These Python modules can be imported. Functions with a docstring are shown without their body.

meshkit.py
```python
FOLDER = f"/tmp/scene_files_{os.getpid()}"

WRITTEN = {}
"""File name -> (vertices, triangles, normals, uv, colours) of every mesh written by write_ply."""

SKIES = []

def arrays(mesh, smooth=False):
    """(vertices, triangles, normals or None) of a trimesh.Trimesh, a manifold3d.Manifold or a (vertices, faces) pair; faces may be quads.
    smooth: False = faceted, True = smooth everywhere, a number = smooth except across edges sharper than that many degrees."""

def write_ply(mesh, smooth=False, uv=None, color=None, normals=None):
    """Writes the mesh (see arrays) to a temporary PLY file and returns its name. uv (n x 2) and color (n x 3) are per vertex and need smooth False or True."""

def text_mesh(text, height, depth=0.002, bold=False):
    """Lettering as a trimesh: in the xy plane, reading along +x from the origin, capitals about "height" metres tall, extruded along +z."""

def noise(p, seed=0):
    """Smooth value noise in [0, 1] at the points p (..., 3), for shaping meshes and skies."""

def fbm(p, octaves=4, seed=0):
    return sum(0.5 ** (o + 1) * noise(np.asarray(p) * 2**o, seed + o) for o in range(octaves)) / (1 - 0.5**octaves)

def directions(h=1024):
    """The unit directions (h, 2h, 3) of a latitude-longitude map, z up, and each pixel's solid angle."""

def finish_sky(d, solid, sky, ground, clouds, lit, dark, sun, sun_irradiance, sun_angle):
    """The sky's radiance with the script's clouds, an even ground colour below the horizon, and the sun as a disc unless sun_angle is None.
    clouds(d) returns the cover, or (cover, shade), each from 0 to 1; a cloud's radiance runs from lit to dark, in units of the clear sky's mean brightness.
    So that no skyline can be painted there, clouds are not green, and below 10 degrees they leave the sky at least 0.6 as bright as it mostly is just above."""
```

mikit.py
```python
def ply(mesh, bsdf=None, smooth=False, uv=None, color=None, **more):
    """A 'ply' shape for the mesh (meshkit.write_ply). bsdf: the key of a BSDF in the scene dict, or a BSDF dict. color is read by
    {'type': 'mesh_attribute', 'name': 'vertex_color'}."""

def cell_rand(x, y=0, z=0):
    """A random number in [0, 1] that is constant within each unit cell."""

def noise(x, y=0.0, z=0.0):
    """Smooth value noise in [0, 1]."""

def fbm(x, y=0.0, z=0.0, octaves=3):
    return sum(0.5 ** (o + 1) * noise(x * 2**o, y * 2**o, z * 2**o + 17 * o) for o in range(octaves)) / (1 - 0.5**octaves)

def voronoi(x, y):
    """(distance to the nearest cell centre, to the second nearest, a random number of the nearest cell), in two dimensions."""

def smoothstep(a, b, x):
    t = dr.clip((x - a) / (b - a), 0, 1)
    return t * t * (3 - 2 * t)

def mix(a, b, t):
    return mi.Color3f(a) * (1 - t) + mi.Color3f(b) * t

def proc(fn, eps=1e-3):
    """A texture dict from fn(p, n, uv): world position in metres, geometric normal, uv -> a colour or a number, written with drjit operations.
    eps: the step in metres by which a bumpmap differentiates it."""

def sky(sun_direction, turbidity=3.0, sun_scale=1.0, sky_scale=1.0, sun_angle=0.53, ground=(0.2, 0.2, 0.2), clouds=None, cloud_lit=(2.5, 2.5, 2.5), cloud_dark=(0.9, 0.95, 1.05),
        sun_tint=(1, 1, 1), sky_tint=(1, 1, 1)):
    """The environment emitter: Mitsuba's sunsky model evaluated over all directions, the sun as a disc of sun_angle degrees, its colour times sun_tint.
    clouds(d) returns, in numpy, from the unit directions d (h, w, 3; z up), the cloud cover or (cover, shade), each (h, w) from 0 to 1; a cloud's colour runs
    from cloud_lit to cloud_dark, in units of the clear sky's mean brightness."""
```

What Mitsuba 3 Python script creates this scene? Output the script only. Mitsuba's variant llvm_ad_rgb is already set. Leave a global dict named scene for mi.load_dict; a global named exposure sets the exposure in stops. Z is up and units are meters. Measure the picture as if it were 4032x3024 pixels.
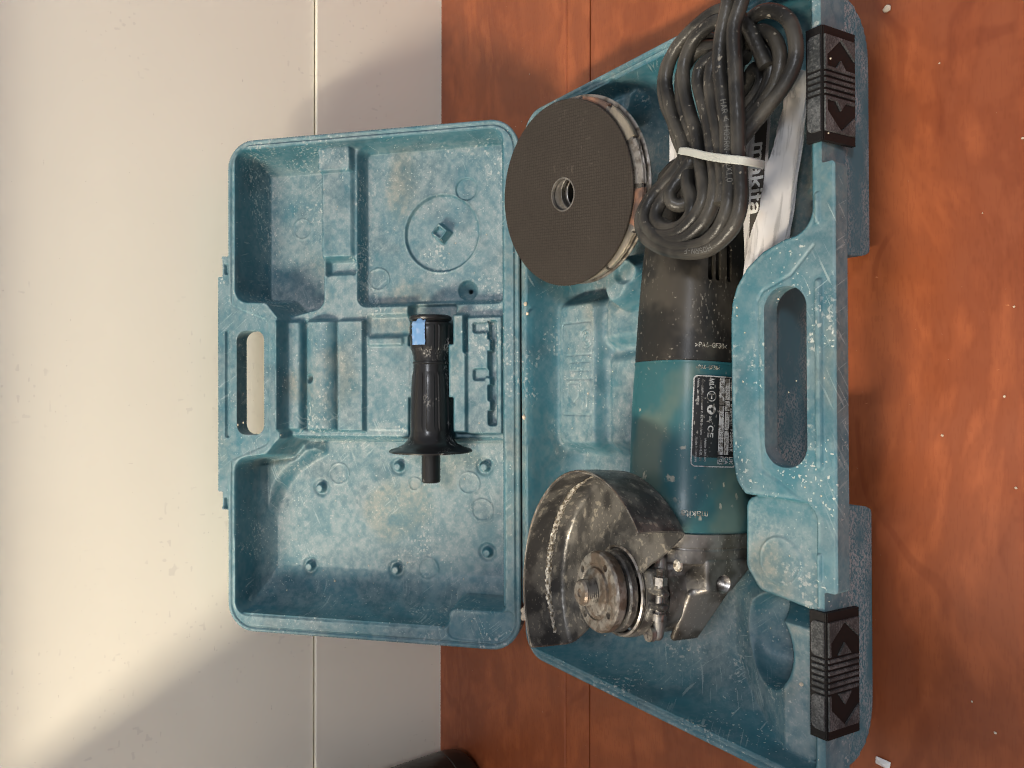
import math, random
import numpy as np, trimesh, shapely
from shapely.geometry import Polygon, Point, LineString, box as sbox
from shapely.ops import unary_union
from scipy.spatial import cKDTree
import manifold3d as m3
import drjit as dr
import mitsuba as mi
import mikit, meshkit
from mikit import noise, fbm, voronoi, smoothstep, mix, proc

random.seed(7); RNG = np.random.default_rng(7)
T = mi.ScalarTransform4f
scene, labels = {}, {}
mm = 0.001

# ------------------------------------------------------------------ camera, light, exposure
CAM_PITCH, CAM_YAW, CAM_ROLL = 0.60204, 0.00881, -0.00128
CAM_AT = np.array([-0.00406, -0.43889, 0.36562])
_d = np.array([math.sin(CAM_YAW) * math.cos(CAM_PITCH), math.cos(CAM_YAW) * math.cos(CAM_PITCH), -math.sin(CAM_PITCH)])
_u = np.array([math.cos(CAM_YAW), -math.sin(CAM_YAW), 0.0])
_r = np.cross(_d, _u)
_u2 = _u * math.cos(CAM_ROLL) + _r * math.sin(CAM_ROLL)
scene['camera'] = {'type': 'perspective', 'fov': math.degrees(2 * math.atan(2016 / 2945.5)), 'fov_axis': 'x', 'near_clip': 0.01, 'far_clip': 50.0,
                   'to_world': T().look_at(origin=CAM_AT.tolist(), target=(CAM_AT + _d).tolist(), up=_u2.tolist())}
exposure = 0.0
LAMP_AT = np.array([-0.772, -0.307, 1.180])
LAMP_DIR = np.array([0.02, -0.10, 0.05]) - LAMP_AT
KEY = 140.0
AMB = np.array([0.355, 0.362, 0.39])
scene['room_light'] = {'type': 'constant', 'radiance': {'type': 'rgb', 'value': AMB.tolist()}}
scene['strip_lamp'] = {'type': 'rectangle', 'to_world': T().look_at(origin=LAMP_AT.tolist(), target=(LAMP_AT + LAMP_DIR).tolist(), up=[0, 1, 0]) @ T().scale([0.050, 0.27, 1]),
                       'emitter': {'type': 'area', 'radiance': {'type': 'rgb', 'value': [KEY * 1.0, KEY * .885, KEY * .70]}}}
CEIL_AT = np.array([0.55, -1.55, 1.95])
scene['ceiling_lamp'] = {'type': 'disk', 'to_world': T().look_at(origin=CEIL_AT.tolist(), target=[0.0, 0.05, 0.1], up=[0, 0, 1]) @ T().scale([0.16, 0.16, 1]),
                         'emitter': {'type': 'area', 'radiance': {'type': 'rgb', 'value': [56.0, 58.0, 62.0]}}}
labels['ceiling_lamp'] = {'label': 'round white ceiling lamp out of view behind the viewer', 'category': 'lamp'}
labels['strip_lamp'] = {'label': 'lit warm strip lamp hanging out of view above the left end of the desk', 'category': 'lamp'}

# ------------------------------------------------------------------ helpers
def cat(ms): return trimesh.util.concatenate(ms)
def as_mesh(man):
    m = man.to_mesh(); return trimesh.Trimesh(np.array(m.vert_properties[:, :3], float), np.array(m.tri_verts), process=False)
def man(mesh):
    return m3.Manifold(m3.Mesh(np.asarray(mesh.vertices, np.float32), np.asarray(mesh.faces, np.uint32)))
def bx(x0, x1, y0, y1, z0, z1, r=0.0, seg=8):
    if r <= 0:
        m = trimesh.creation.box((x1 - x0, y1 - y0, z1 - z0)); m.apply_translation(((x0 + x1) / 2, (y0 + y1) / 2, (z0 + z1) / 2)); return m
    s = m3.Manifold.sphere(r, seg)
    return as_mesh(m3.Manifold.batch_hull([s.translate((x, y, z)) for x in (x0 + r, x1 - r) for y in (y0 + r, y1 - r) for z in (z0 + r, z1 - r)]))
def cyl(p0, p1, r0, r1=None, n=32):
    r1 = r0 if r1 is None else r1
    p0, p1 = np.array(p0, float), np.array(p1, float); ax = p1 - p0; L = np.linalg.norm(ax)
    return lathe([(0, 0), (r0, 0), (r1, L), (0, L)], p0, ax / L, n)
def lathe(prof, org=(0, 0, 0), axis=(0, 0, 1), n=48, a0=0.0, a1=360.0, ref=None):
    """prof: (radius, height) list, outward-facing when going up the outside."""
    axis = np.array(axis, float) / np.linalg.norm(axis)
    e = np.array(ref, float) if ref is not None else np.cross(axis, [0.3, 0.8, 0.2] if abs(axis[1]) < .9 else [1, 0, 0]); e -= axis * (e @ axis); e /= np.linalg.norm(e); g = np.cross(axis, e)
    full = abs(a1 - a0) >= 359.9
    a = np.radians(np.linspace(a0, a1, n + 1)); a = a[:-1] if full else a
    P = np.array(prof, float)
    V = (np.array(org)[None, None] + P[:, None, 1:2] * axis + P[:, None, 0:1] * (np.cos(a)[None, :, None] * e + np.sin(a)[None, :, None] * g))
    k, na = V.shape[:2]; F = []
    for i in range(k - 1):
        for j in range(na if full else na - 1):
            j2 = (j + 1) % na
            F += [[i * na + j, i * na + j2, (i + 1) * na + j2], [i * na + j, (i + 1) * na + j2, (i + 1) * na + j]]
    m = trimesh.Trimesh(V.reshape(-1, 3), F, process=False)
    if not full:   # caps by closing the profile
        pass
    return m
def tube(path, r, n=10, sub=6, closed=False, squash=None):
    """A round cable along a smooth curve through the points."""
    P = np.array(path, float); N = len(P); out = []
    for i in range(N - 1):
        p0, p1, p2, p3 = P[max(i - 1, 0)], P[i], P[i + 1], P[min(i + 2, N - 1)]
        for t in np.linspace(0, 1, sub, endpoint=False):
            out.append(.5 * (2 * p1 + (p2 - p0) * t + (2 * p0 - 5 * p1 + 4 * p2 - p3) * t * t + (3 * p1 - p0 - 3 * p2 + p3) * t ** 3))
    out.append(P[-1]); C = np.array(out)
    tg = np.gradient(C, axis=0); tg /= np.linalg.norm(tg, axis=1, keepdims=True)
    e = np.cross(tg[0], [0, 0, 1.0]); e /= np.linalg.norm(e); V = []; fr = []
    a = np.linspace(0, 2 * np.pi, n, endpoint=False)
    for c, t in zip(C, tg):
        e = e - t * (e @ t); e /= np.linalg.norm(e); g = np.cross(t, e); fr.append((e.copy(), g, t))
        V.append(c + r * (np.cos(a)[:, None] * e + np.sin(a)[:, None] * g))
    V = np.array(V); k = len(V); F = []
    for i in range(k - 1):
        for j in range(n):
            j2 = (j + 1) % n; F += [[i * n + j, i * n + j2, (i + 1) * n + j2], [i * n + j, (i + 1) * n + j2, (i + 1) * n + j]]
    V = V.reshape(-1, 3); b0 = len(V); V = np.vstack([V, C[:1], C[-1:]])
    for j in range(n):
        j2 = (j + 1) % n; F += [[b0, j2, j], [b0 + 1, (k - 1) * n + j, (k - 1) * n + j2]]
    return trimesh.Trimesh(V, F, process=False), C, fr
def xform(mesh, M):
    m = mesh.copy(); m.vertices = np.asarray(m.vertices) @ np.array(M)[:3, :3].T + np.array(M)[:3, 3]
    if np.linalg.det(np.array(M)[:3, :3]) < 0: m.faces = np.asarray(m.faces)[:, ::-1]
    return m
def frame(o, x, y, z):
    M = np.eye(4); M[:3, 0], M[:3, 1], M[:3, 2], M[:3, 3] = x, y, z, o; return M
def add(key, mesh, bsdf, smooth=30, uv=None, **lab):
    k, i = key, 0
    while k in scene: i += 1; k = f'{key}_{i:03d}'
    scene[k] = mikit.ply(mesh, bsdf, smooth=smooth, uv=uv)
    if lab: labels[k] = lab
    return k
def thing(key, label, category, **more): labels[key] = {'label': label, 'category': category, **more}

# ------------------------------------------------------------------ materials
def P3(p, s): return p.x * s, p.y * s, p.z * s
C3 = mi.Color3f
def principled(name, base, rough=.5, bump=None, bump_scale=None, **kw):
    d = {'type': 'principled', 'base_color': proc(base) if callable(base) else {'type': 'rgb', 'value': list(base)},
         'roughness': proc(rough) if callable(rough) else rough, **kw}
    if bump is not None: d = {'type': 'bumpmap', 'arbitrary': proc(bump, 2e-4), 'scale': bump_scale or 1.0, 'bsdf': d}
    scene[name] = {'type': 'twosided', 'bsdf': d}

def flecks(p, s, lo, hi): return smoothstep(lo, hi, noise(*P3(p, s)))
def teal_case(p, n, uv):
    """uv carries the relief: uv.x = how proud and edge-like the spot is, uv.y = how flat or hollow, where dust lies."""
    a = fbm(*P3(p, 60.), 4); b = fbm(*P3(p, 260.), 4); c = fbm(*P3(p, 900.), 2)
    film = .13 + .40 * uv.y
    d = film * (.55 + .9 * smoothstep(.30, .70, a * .35 + b * .65)) + .20 * smoothstep(.52, .70, c) * uv.y
    wipe = smoothstep(.52, .72, fbm(p.x * 55 + 31, p.y * 55, p.z * 55 + 14, 4))
    d = d * (1 - .45 * wipe)
    edge = uv.x * smoothstep(.34, .60, fbm(*P3(p, 300.), 3))
    spk = smoothstep(.74, .82, fbm(*P3(p, 800.), 2)) * smoothstep(.48, .60, fbm(*P3(p, 50.), 2))
    crust = smoothstep(.56, .70, fbm(*P3(p, 560.), 4)) * smoothstep(.56, .68, fbm(p.x * 31 + 3, p.y * 31 + 7, p.z * 31, 3))
    lane = smoothstep(.50, .66, fbm(p.x * 24 + 5, p.y * 24 + 2, p.z * 24, 2))
    scr = smoothstep(.80, .88, noise(p.x * 70 + p.y * 22, (p.y * .9 - p.x * .42 + p.z * .5) * 1500, p.z * 40)) + smoothstep(.82, .90, noise((p.x * .8 + p.y * .5 + p.z * .4) * 1500, p.y * 60 - p.x * 40, p.z * 60))
    grime = smoothstep(.46, .70, fbm(p.x * 42 + 9, p.y * 42, p.z * 42 + 4, 3))
    col = mix((.018, .126, .172), (.014, .094, .132), grime)
    dust = mix((.315, .362, .368), (.35, .34, .29), smoothstep(.58, .76, fbm(p.x * 20 + 3, p.y * 20 + 8, p.z * 20, 2)))
    col = mix(col, dust, dr.clip(d, 0, .9))
    col = mix(col, (.36, .47, .48), dr.clip(edge, 0, 1) * .45)
    col = mix(col, (.38, .45, .45), dr.clip(scr, 0, 1) * lane * .45)
    return mix(col, (.64, .63, .58), dr.clip(spk * .6 + crust * .42, 0, 1))
def teal_plain(p, n, uv): return teal_case(p, n, mi.Point2f(.12, .35))
def teal_outer(p, n, uv):
    g = smoothstep(.42, .58, noise(*P3(p, 1500.)) * .6 + noise(*P3(p, 800.)) * .4)
    col = mix((.055, .165, .205), (.33, .37, .38), g * smoothstep(.30, .62, fbm(*P3(p, 45.), 3)) * .85 + .05)
    return col
def teal_tool(p, n, uv):
    d = smoothstep(.46, .72, fbm(*P3(p, 40.), 4)); s = smoothstep(.70, .80, fbm(*P3(p, 260.), 3)) * smoothstep(.44, .6, fbm(*P3(p, 55.), 2))
    sp = smoothstep(.74, .84, fbm(*P3(p, 760.), 2)) * smoothstep(.44, .62, fbm(*P3(p, 70.), 2))
    col = mix((.009, .088, .110), (.105, .135, .105), .10 + d * .55)
    return mix(col, (.46, .42, .33), dr.clip(s * .6 + sp * .28, 0, 1))
def black_tool(p, n, uv):
    d = smoothstep(.38, .70, fbm(*P3(p, 60.), 4)); sp = smoothstep(.72, .84, fbm(*P3(p, 700.), 2)) * smoothstep(.44, .62, fbm(*P3(p, 70.), 2))
    s = smoothstep(.66, .76, fbm(p.x * 420, p.y * 900, p.z * 900, 2)) * smoothstep(.5, .65, fbm(*P3(p, 50.), 2))
    col = mix((.012, .011, .010), (.046, .040, .032), d)
    return mix(col, (.34, .31, .26), dr.clip(sp * .45 + s * .25, 0, 1))
def grip_black(p, n, uv):
    d = smoothstep(.55, .72, fbm(*P3(p, 90.), 3)) * smoothstep(.55, .7, noise(*P3(p, 1100.)))
    return mix((.012, .012, .013), (.30, .29, .28), d * .8)
def latch_black(p, n, uv):
    d = smoothstep(.25, .78, fbm(*P3(p, 1500.), 2) * .5 + fbm(*P3(p, 130.), 2) * .5); return mix((.030, .033, .035), (.125, .128, .130), d * d)
def rubber(p, n, uv):
    d = smoothstep(.35, .70, fbm(*P3(p, 70.), 3)); s = smoothstep(.66, .80, fbm(*P3(p, 520.), 3)) * smoothstep(.5, .66, fbm(*P3(p, 60.), 2))
    col = mix((.015, .0145, .014), (.052, .048, .042), d)
    return mix(col, (.34, .31, .26), s * .55)
def abrasive(p, n, uv):
    g = noise(*P3(p, 1500.)); w = fbm(*P3(p, 45.), 3)
    # a glass-fibre cloth pressed into the face: a fine square weave
    a = dr.abs(dr.sin((p.x * .995 - p.y * .10) * 1750.)); b = dr.abs(dr.sin((p.y * .995 + p.x * .10) * 1750.))
    weave = smoothstep(.90, 1., dr.maximum(a, b))
    col = mix((.030, .024, .020), (.056, .047, .039), g * .6 + w * .4)
    col = mix(col, (.016, .012, .010), weave * .62)
    lite = smoothstep(.82, .9, noise(*P3(p, 520.))) * smoothstep(.5, .7, w)
    return mix(col, (.22, .18, .15), lite * .15)
def cast_metal(p, n, uv):
    d = smoothstep(.36, .70, fbm(*P3(p, 75.), 4)); s = smoothstep(.78, .86, noise(*P3(p, 900.)))
    return mix(mix((.27, .255, .24), (.095, .085, .072), d), (.5, .46, .4), s * .4)
def rusty(p, n, uv):
    d = smoothstep(.42, .62, fbm(*P3(p, 160.), 4)); e = smoothstep(.5, .7, fbm(*P3(p, 420.), 2))
    return mix(mix((.24, .225, .205), (.13, .098, .075), d), (.08, .068, .056), e * .6)
def guard_black(p, n, uv):
    d = smoothstep(.36, .66, fbm(*P3(p, 105.), 5)); f = smoothstep(.60, .72, fbm(*P3(p, 420.), 2)); sp = smoothstep(.70, .84, fbm(*P3(p, 900.), 2)) * .6
    col = mix((.045, .044, .044), (.165, .156, .142), d * .8)
    return mix(col, (.42, .38, .31), dr.clip(f * d * .55 + sp * .55, 0, 1))
def wood(p, n, uv):
    wv = fbm(p.x * 5, p.y * 9, 0, 3)
    g = fbm(p.x * 9, p.y * 240 + wv * 14, 0, 3); big = fbm(p.x * 6 + 2, p.y * 17, 3, 3)
    fig = fbm(p.x * 46 + 5, p.y * 70 + wv * 10, 7, 5)
    ring = p.y * 60 + fbm(p.x * 9 + 4, p.y * 12, 1, 3) * 11
    line = smoothstep(.955, .998, dr.abs(dr.sin(ring))) * smoothstep(.50, .66, fbm(p.x * 24, p.y * 46, 9, 2))
    col = mix((.350, .096, .034), (.205, .050, .018), smoothstep(.30, .70, big * .45 + g * .08 + fig * .47))
    col = mix(col, (.32, .092, .036), smoothstep(.52, .74, fig) * .38)
    col = mix(col, (.14, .026, .009), line * .32)
    pore = smoothstep(.66, .80, noise(p.x * 260, p.y * 1500, 0)) * .14
    col = mix(col, (.14, .03, .01), pore)
    def scratch(x0, y0, x1, y1, w):
        dx, dy = x1 - x0, y1 - y0; L2 = dx * dx + dy * dy
        t = dr.clip(((p.x - x0) * dx + (p.y - y0) * dy) / L2, 0, 1); bow = dr.sin(t * 3.14159) * .004
        d = dr.sqrt(dr.square(p.x - x0 - dx * t) + dr.square(p.y - y0 - dy * t - bow))
        return (1 - smoothstep(w * .4, w, d)) * (.35 + .65 * smoothstep(.4, .6, noise(p.x * 900, p.y * 900, 2)))
    sc = scratch(.052, -.232, .032, -.292, .00035) + scratch(-.012, -.226, .004, -.288, .00030) + scratch(.036, -.258, .030, -.282, .00022)
    spk = smoothstep(.990, .997, noise(p.x * 330, p.y * 330, 3))
    return mix(mix(col, (.62, .26, .13), dr.clip(sc, 0, 1) * .6), (.6, .5, .42), spk * .22)
def wood_rough(p, n, uv): return .30 + .16 * fbm(p.x * 40, p.y * 40, 0, 3)
def laminate(p, n, uv):
    a = fbm(*P3(p, 9.), 3); s = smoothstep(.88, .94, noise(p.x * 260, p.z * 300, 2)) * smoothstep(.52, .70, fbm(p.x * 14, 3, p.z * 14, 2))
    col = mix((.80, .76, .655), (.77, .725, .62), a)
    sp2 = smoothstep(.985, .995, noise(p.x * 260, 1, p.z * 400))
    return mix(mix(col, (.45, .42, .38), s * .22), (.25, .22, .19), sp2 * .4)
def paper(p, n, uv):
    a = smoothstep(.42, .7, fbm(*P3(p, 60.), 3)); st = smoothstep(.50, .72, fbm(p.x * 26, (p.y + .19 * p.x) * 700, p.z * 300, 3))
    return (1 - .38 * st) * mix((.60, .58, .575), (.50, .43, .37), a * .55)
def brass(p, n, uv):
    s = fbm(p.x * 30, p.y * 900, p.z * 900, 2); d = smoothstep(.40, .66, fbm(*P3(p, 60.), 3))
    return mix(mix((.55, .49, .38), (.32, .29, .26), s), (.18, .16, .14), d * .75)
def copper(p, n, uv):
    return mix((.40, .21, .14), (.15, .105, .09), smoothstep(.38, .66, fbm(*P3(p, 130.), 3)))

principled('m_case', teal_case, .46, specular=.45)
principled('m_case_plain', teal_plain, .46, specular=.45)
principled('m_case_outer', teal_outer, .62, bump=lambda p, n, uv: noise(*P3(p, 1300.)) * .0004, specular=.35)
principled('m_tool_teal', teal_tool, .36, specular=.5, clearcoat=.15)
principled('m_tool_black', black_tool, .42, specular=.45)
principled('m_grip', grip_black, .27, specular=.5)
principled('m_latch', latch_black, .5, specular=.4)
principled('m_latch_dark', (.011, .010, .010), .5, specular=.22)
principled('m_rubber', rubber, .36, bump=lambda p, n, uv: fbm(*P3(p, 500.), 2) * .0002, specular=.4)
principled('m_print', (.11, .11, .105), .6)
principled('m_abrasive', abrasive, .78, bump=lambda p, n, uv: (noise(*P3(p, 1300.)) * .00025 + dr.abs(dr.sin((p.x * .995 - p.y * .10) * 1750.)) * .00010 + dr.abs(dr.sin((p.y * .995 + p.x * .10) * 1750.)) * .00010), specular=.25)
principled('m_cast', cast_metal, .40, metallic=.75, bump=lambda p, n, uv: fbm(*P3(p, 700.), 2) * .00015)
principled('m_steel', lambda p, n, uv: mix((.42, .40, .38), (.16, .14, .12), smoothstep(.4, .7, fbm(*P3(p, 260.), 3))), .34, metallic=.9)
principled('m_rusty', rusty, .42, metallic=.55, bump=lambda p, n, uv: fbm(*P3(p, 650.), 3) * .0003)
principled('m_guard', guard_black, .34, metallic=.45, bump=lambda p, n, uv: fbm(*P3(p, 420.), 3) * .0003)
principled('m_scrape', lambda p, n, uv: mix((.62, .58, .50), (.20, .17, .13), smoothstep(.45, .62, fbm(*P3(p, 700.), 2))), .45, metallic=.5, bump=lambda p, n, uv: noise(*P3(p, 700.)) * .0008)
principled('m_wood', wood, wood_rough, specular=.45)
principled('m_laminate', laminate, .42, specular=.4)
principled('m_white', (.82, .81, .78), .35)
principled('m_paper', paper, .8, specular=.2)
principled('m_ink', (.045, .038, .032), .6)
principled('m_letter', (.72, .71, .68), .5)
principled('m_label', lambda p, n, uv: mix((.012, .012, .013), (.25, .24, .22), smoothstep(.80, .88, noise(*P3(p, 900.))) * .8), .35)
principled('m_label_print', lambda p, n, uv: mix((.42, .42, .42), (.12, .11, .10), smoothstep(.52, .68, fbm(*P3(p, 420.), 2))), .45)
principled('m_tie', (.42, .43, .40), .35, spec_trans=0.0, specular=.5)
principled('m_tape', lambda p, n, uv: mix((.13, .27, .50), (.26, .38, .56), smoothstep(.4, .7, fbm(*P3(p, 260.), 2))), .6)
principled('m_brass', brass, .38, metallic=.8)
principled('m_copper', copper, .40, metallic=.6)
principled('m_chalk', lambda p, n, uv: mix((.66, .56, .44), (.45, .38, .30), fbm(*P3(p, 500.), 2)), .9)
principled('m_dark', (.010, .010, .009), .30)
principled('m_seal', (.020, .017, .016), .4)

# ------------------------------------------------------------------ the setting: desk and the white panels behind it
RY = np.eye(4); RY[:2, :2] = [[math.cos(CAM_YAW), math.sin(CAM_YAW)], [-math.sin(CAM_YAW), math.cos(CAM_YAW)]]
def desk_part(key, m, b, smooth=30, **lab): return add(key, xform(m, RY), b, smooth, **lab)
labels['desk'] = {'kind': 'structure', 'label': 'red brown wood desk top'}
desk_part('desk__board', bx(-.9, .9, -.80, -.0103, -.030, 0, .0006), 'm_wood', label='front board of the desk top, under the case')
desk_part('desk__board', bx(-.9, .9, .0205, .235, -.030, 0, .0006), 'm_wood', label='rear board of the desk top')
desk_part('desk__moulding', bx(-.9, .9, -.0092, .0176, -.030, .0004, .0006), 'm_wood')
desk_part('desk__bead', bx(-.9, .9, .0176, .0205, -.030, .0012, .0012, 12), 'm_wood')
WY = .2221
labels['wall'] = {'kind': 'structure', 'label': 'cream laminate panels behind the desk'}
desk_part('wall__panel', bx(-.9, .9, WY - .0035, WY + .02, -.02, .1284, .0010, 12), 'm_laminate', label='lower cream panel, standing slightly proud')
desk_part('wall__panel', bx(-.9, .9, WY, WY + .02, .1294, .62, .0008), 'm_laminate', label='upper cream panel')
labels['overhead_shelf'] = {'label': 'cream shelf fixed to the panels above the desk, out of view', 'category': 'shelf'}
desk_part('overhead_shelf', bx(-.9, .9, WY - .032, WY - .0005, .402, .422, .002), 'm_laminate')
_sp = trimesh.creation.extrude_polygon(Polygon([(-.40, 0), (.170, 0), (.170, .545), (-.40, .545)]), .018, engine='earcut')
labels['end_panel'] = {'label': 'tall cream end panel standing at the left end of the desk, out of view', 'category': 'panel'}
desk_part('end_panel', xform(_sp, frame([-.418, 0, .0004], [0, 1, 0], [0, 0, 1], [1, 0, 0])), 'm_laminate', False)

# ------------------------------------------------------------------ the case: two relief-moulded halves
H, CW, CL, ALPHA = .055, 192.5, 237.8, .744566
MB = frame([0, 0, H], [mm, 0, 0], [0, -mm, 0], [0, 0, -mm])
ca, sa = math.cos(ALPHA), math.sin(ALPHA)
ML = frame([0, 0, H], [mm, 0, 0], [0, ca * mm, sa * mm], [0, sa * mm, -ca * mm])
def rounded(pts, r, rc=None):
    p = Polygon(pts).buffer(0)
    return p.buffer(-r, 24).buffer(r, 24) if rc is None else p.buffer(-r, 24).buffer(r + rc, 24).buffer(-rc, 24)
def rrect(u0, u1, v0, v1, r=2.0): return rounded([(u0, v0), (u1, v0), (u1, v1), (u0, v1)], r)
class Shell:
    def __init__(self, outline, holes=(), h=.6):
        self.h = h
        solid = outline
        for q in holes: solid = solid.difference(q)
        x0, y0, x1, y1 = solid.bounds
        u = np.arange(x0 - h, x1 + 2 * h, h); v = np.arange(y0 - h, y1 + 2 * h, h)
        U, V = np.meshgrid(u, v, indexing='ij'); self.shape = U.shape
        self.U, self.V = U.ravel(), V.ravel()
        s, near = self._sd(solid, self.U, self.V, True)
        snap = np.abs(s) < .62 * h
        self.U[snap], self.V[snap] = near[snap, 0], near[snap, 1]; s[snap] = 0
        ok = (s <= 0).reshape(self.shape)
        idx = np.arange(U.size).reshape(self.shape)
        q = ok[:-1, :-1] & ok[1:, :-1] & ok[1:, 1:] & ok[:-1, 1:]
        a, b, c, d = idx[:-1, :-1][q], idx[1:, :-1][q], idx[1:, 1:][q], idx[:-1, 1:][q]
        F = np.vstack([np.stack([a, b, c], 1), np.stack([a, c, d], 1)])
        # triangles at ragged corners where three of the four grid points are inside
        for k, (m0, m1, m2, bad) in enumerate([((0, 0), (1, 0), (1, 1), (0, 1)), ((1, 0), (1, 1), (0, 1), (0, 0)), ((1, 1), (0, 1), (0, 0), (1, 0)), ((0, 1), (0, 0), (1, 0), (1, 1))]):
            g = lambda A, o: A[o[0]:A.shape[0] - 1 + o[0], o[1]:A.shape[1] - 1 + o[1]]
            t = g(ok, m0) & g(ok, m1) & g(ok, m2) & ~g(ok, bad)
            F = np.vstack([F, np.stack([g(idx, m0)[t], g(idx, m1)[t], g(idx, m2)[t]], 1)])
        P = np.stack([self.U, self.V], 1)
        d1, d2 = P[F[:, 1]] - P[F[:, 0]], P[F[:, 2]] - P[F[:, 0]]; ar = d1[:, 0] * d2[:, 1] - d1[:, 1] * d2[:, 0]
        self.F = F[np.abs(ar) > 1e-3 * h * h]
        self.so = self.sd(outline); self.D = np.zeros(U.size)
    @staticmethod
    def _sd(poly, U, V, near=False):
        lines = []
        for g in getattr(poly, 'geoms', [poly]):
            for ring in [g.exterior, *g.interiors]:
                n = max(8, int(ring.length / .25)); lines.append(np.array([ring.interpolate(t, normalized=True).coords[0] for t in np.linspace(0, 1, n, endpoint=False)]))
        B = np.vstack(lines); d, i = cKDTree(B).query(np.stack([U, V], 1), workers=-1)
        s = np.where(shapely.contains_xy(poly, U, V), -d, d)
        return (s, B[i]) if near else s
    def sd(self, poly):
        x0, y0, x1, y1 = poly.bounds; m = 60
        near = (self.U > x0 - m) & (self.U < x1 + m) & (self.V > y0 - m) & (self.V < y1 + m)
        s = np.full(self.U.size, 99.0); s[near] = self._sd(poly, self.U[near], self.V[near]); return s
    def level(self, poly, depth, wall, bias=.5):
        t = np.clip(-self.sd(poly) / wall + bias, 0, 1); t = t * t * (3 - 2 * t)
        self.D = self.D * (1 - t) + depth * t; return t
    def raise_(self, poly, hgt, wall):
        t = np.clip(-self.sd(poly) / wall + .5, 0, 1); self.D = self.D - hgt * t * t * (3 - 2 * t)
    def ring(self, c, r, w, hgt):
        d = np.hypot(self.U - c[0], self.V - c[1]) - r; self.D = self.D - hgt * np.exp(-(d / w) ** 2)
    def build(self, W, flip=False):
        V = np.stack([self.U, self.V, W], 1); F = self.F[:, ::-1] if flip else self.F
        used = np.unique(F); inv = np.zeros(len(V), int); inv[used] = np.arange(len(used)); self.used = used
        return trimesh.Trimesh(V[used], inv[F], process=False)
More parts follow.
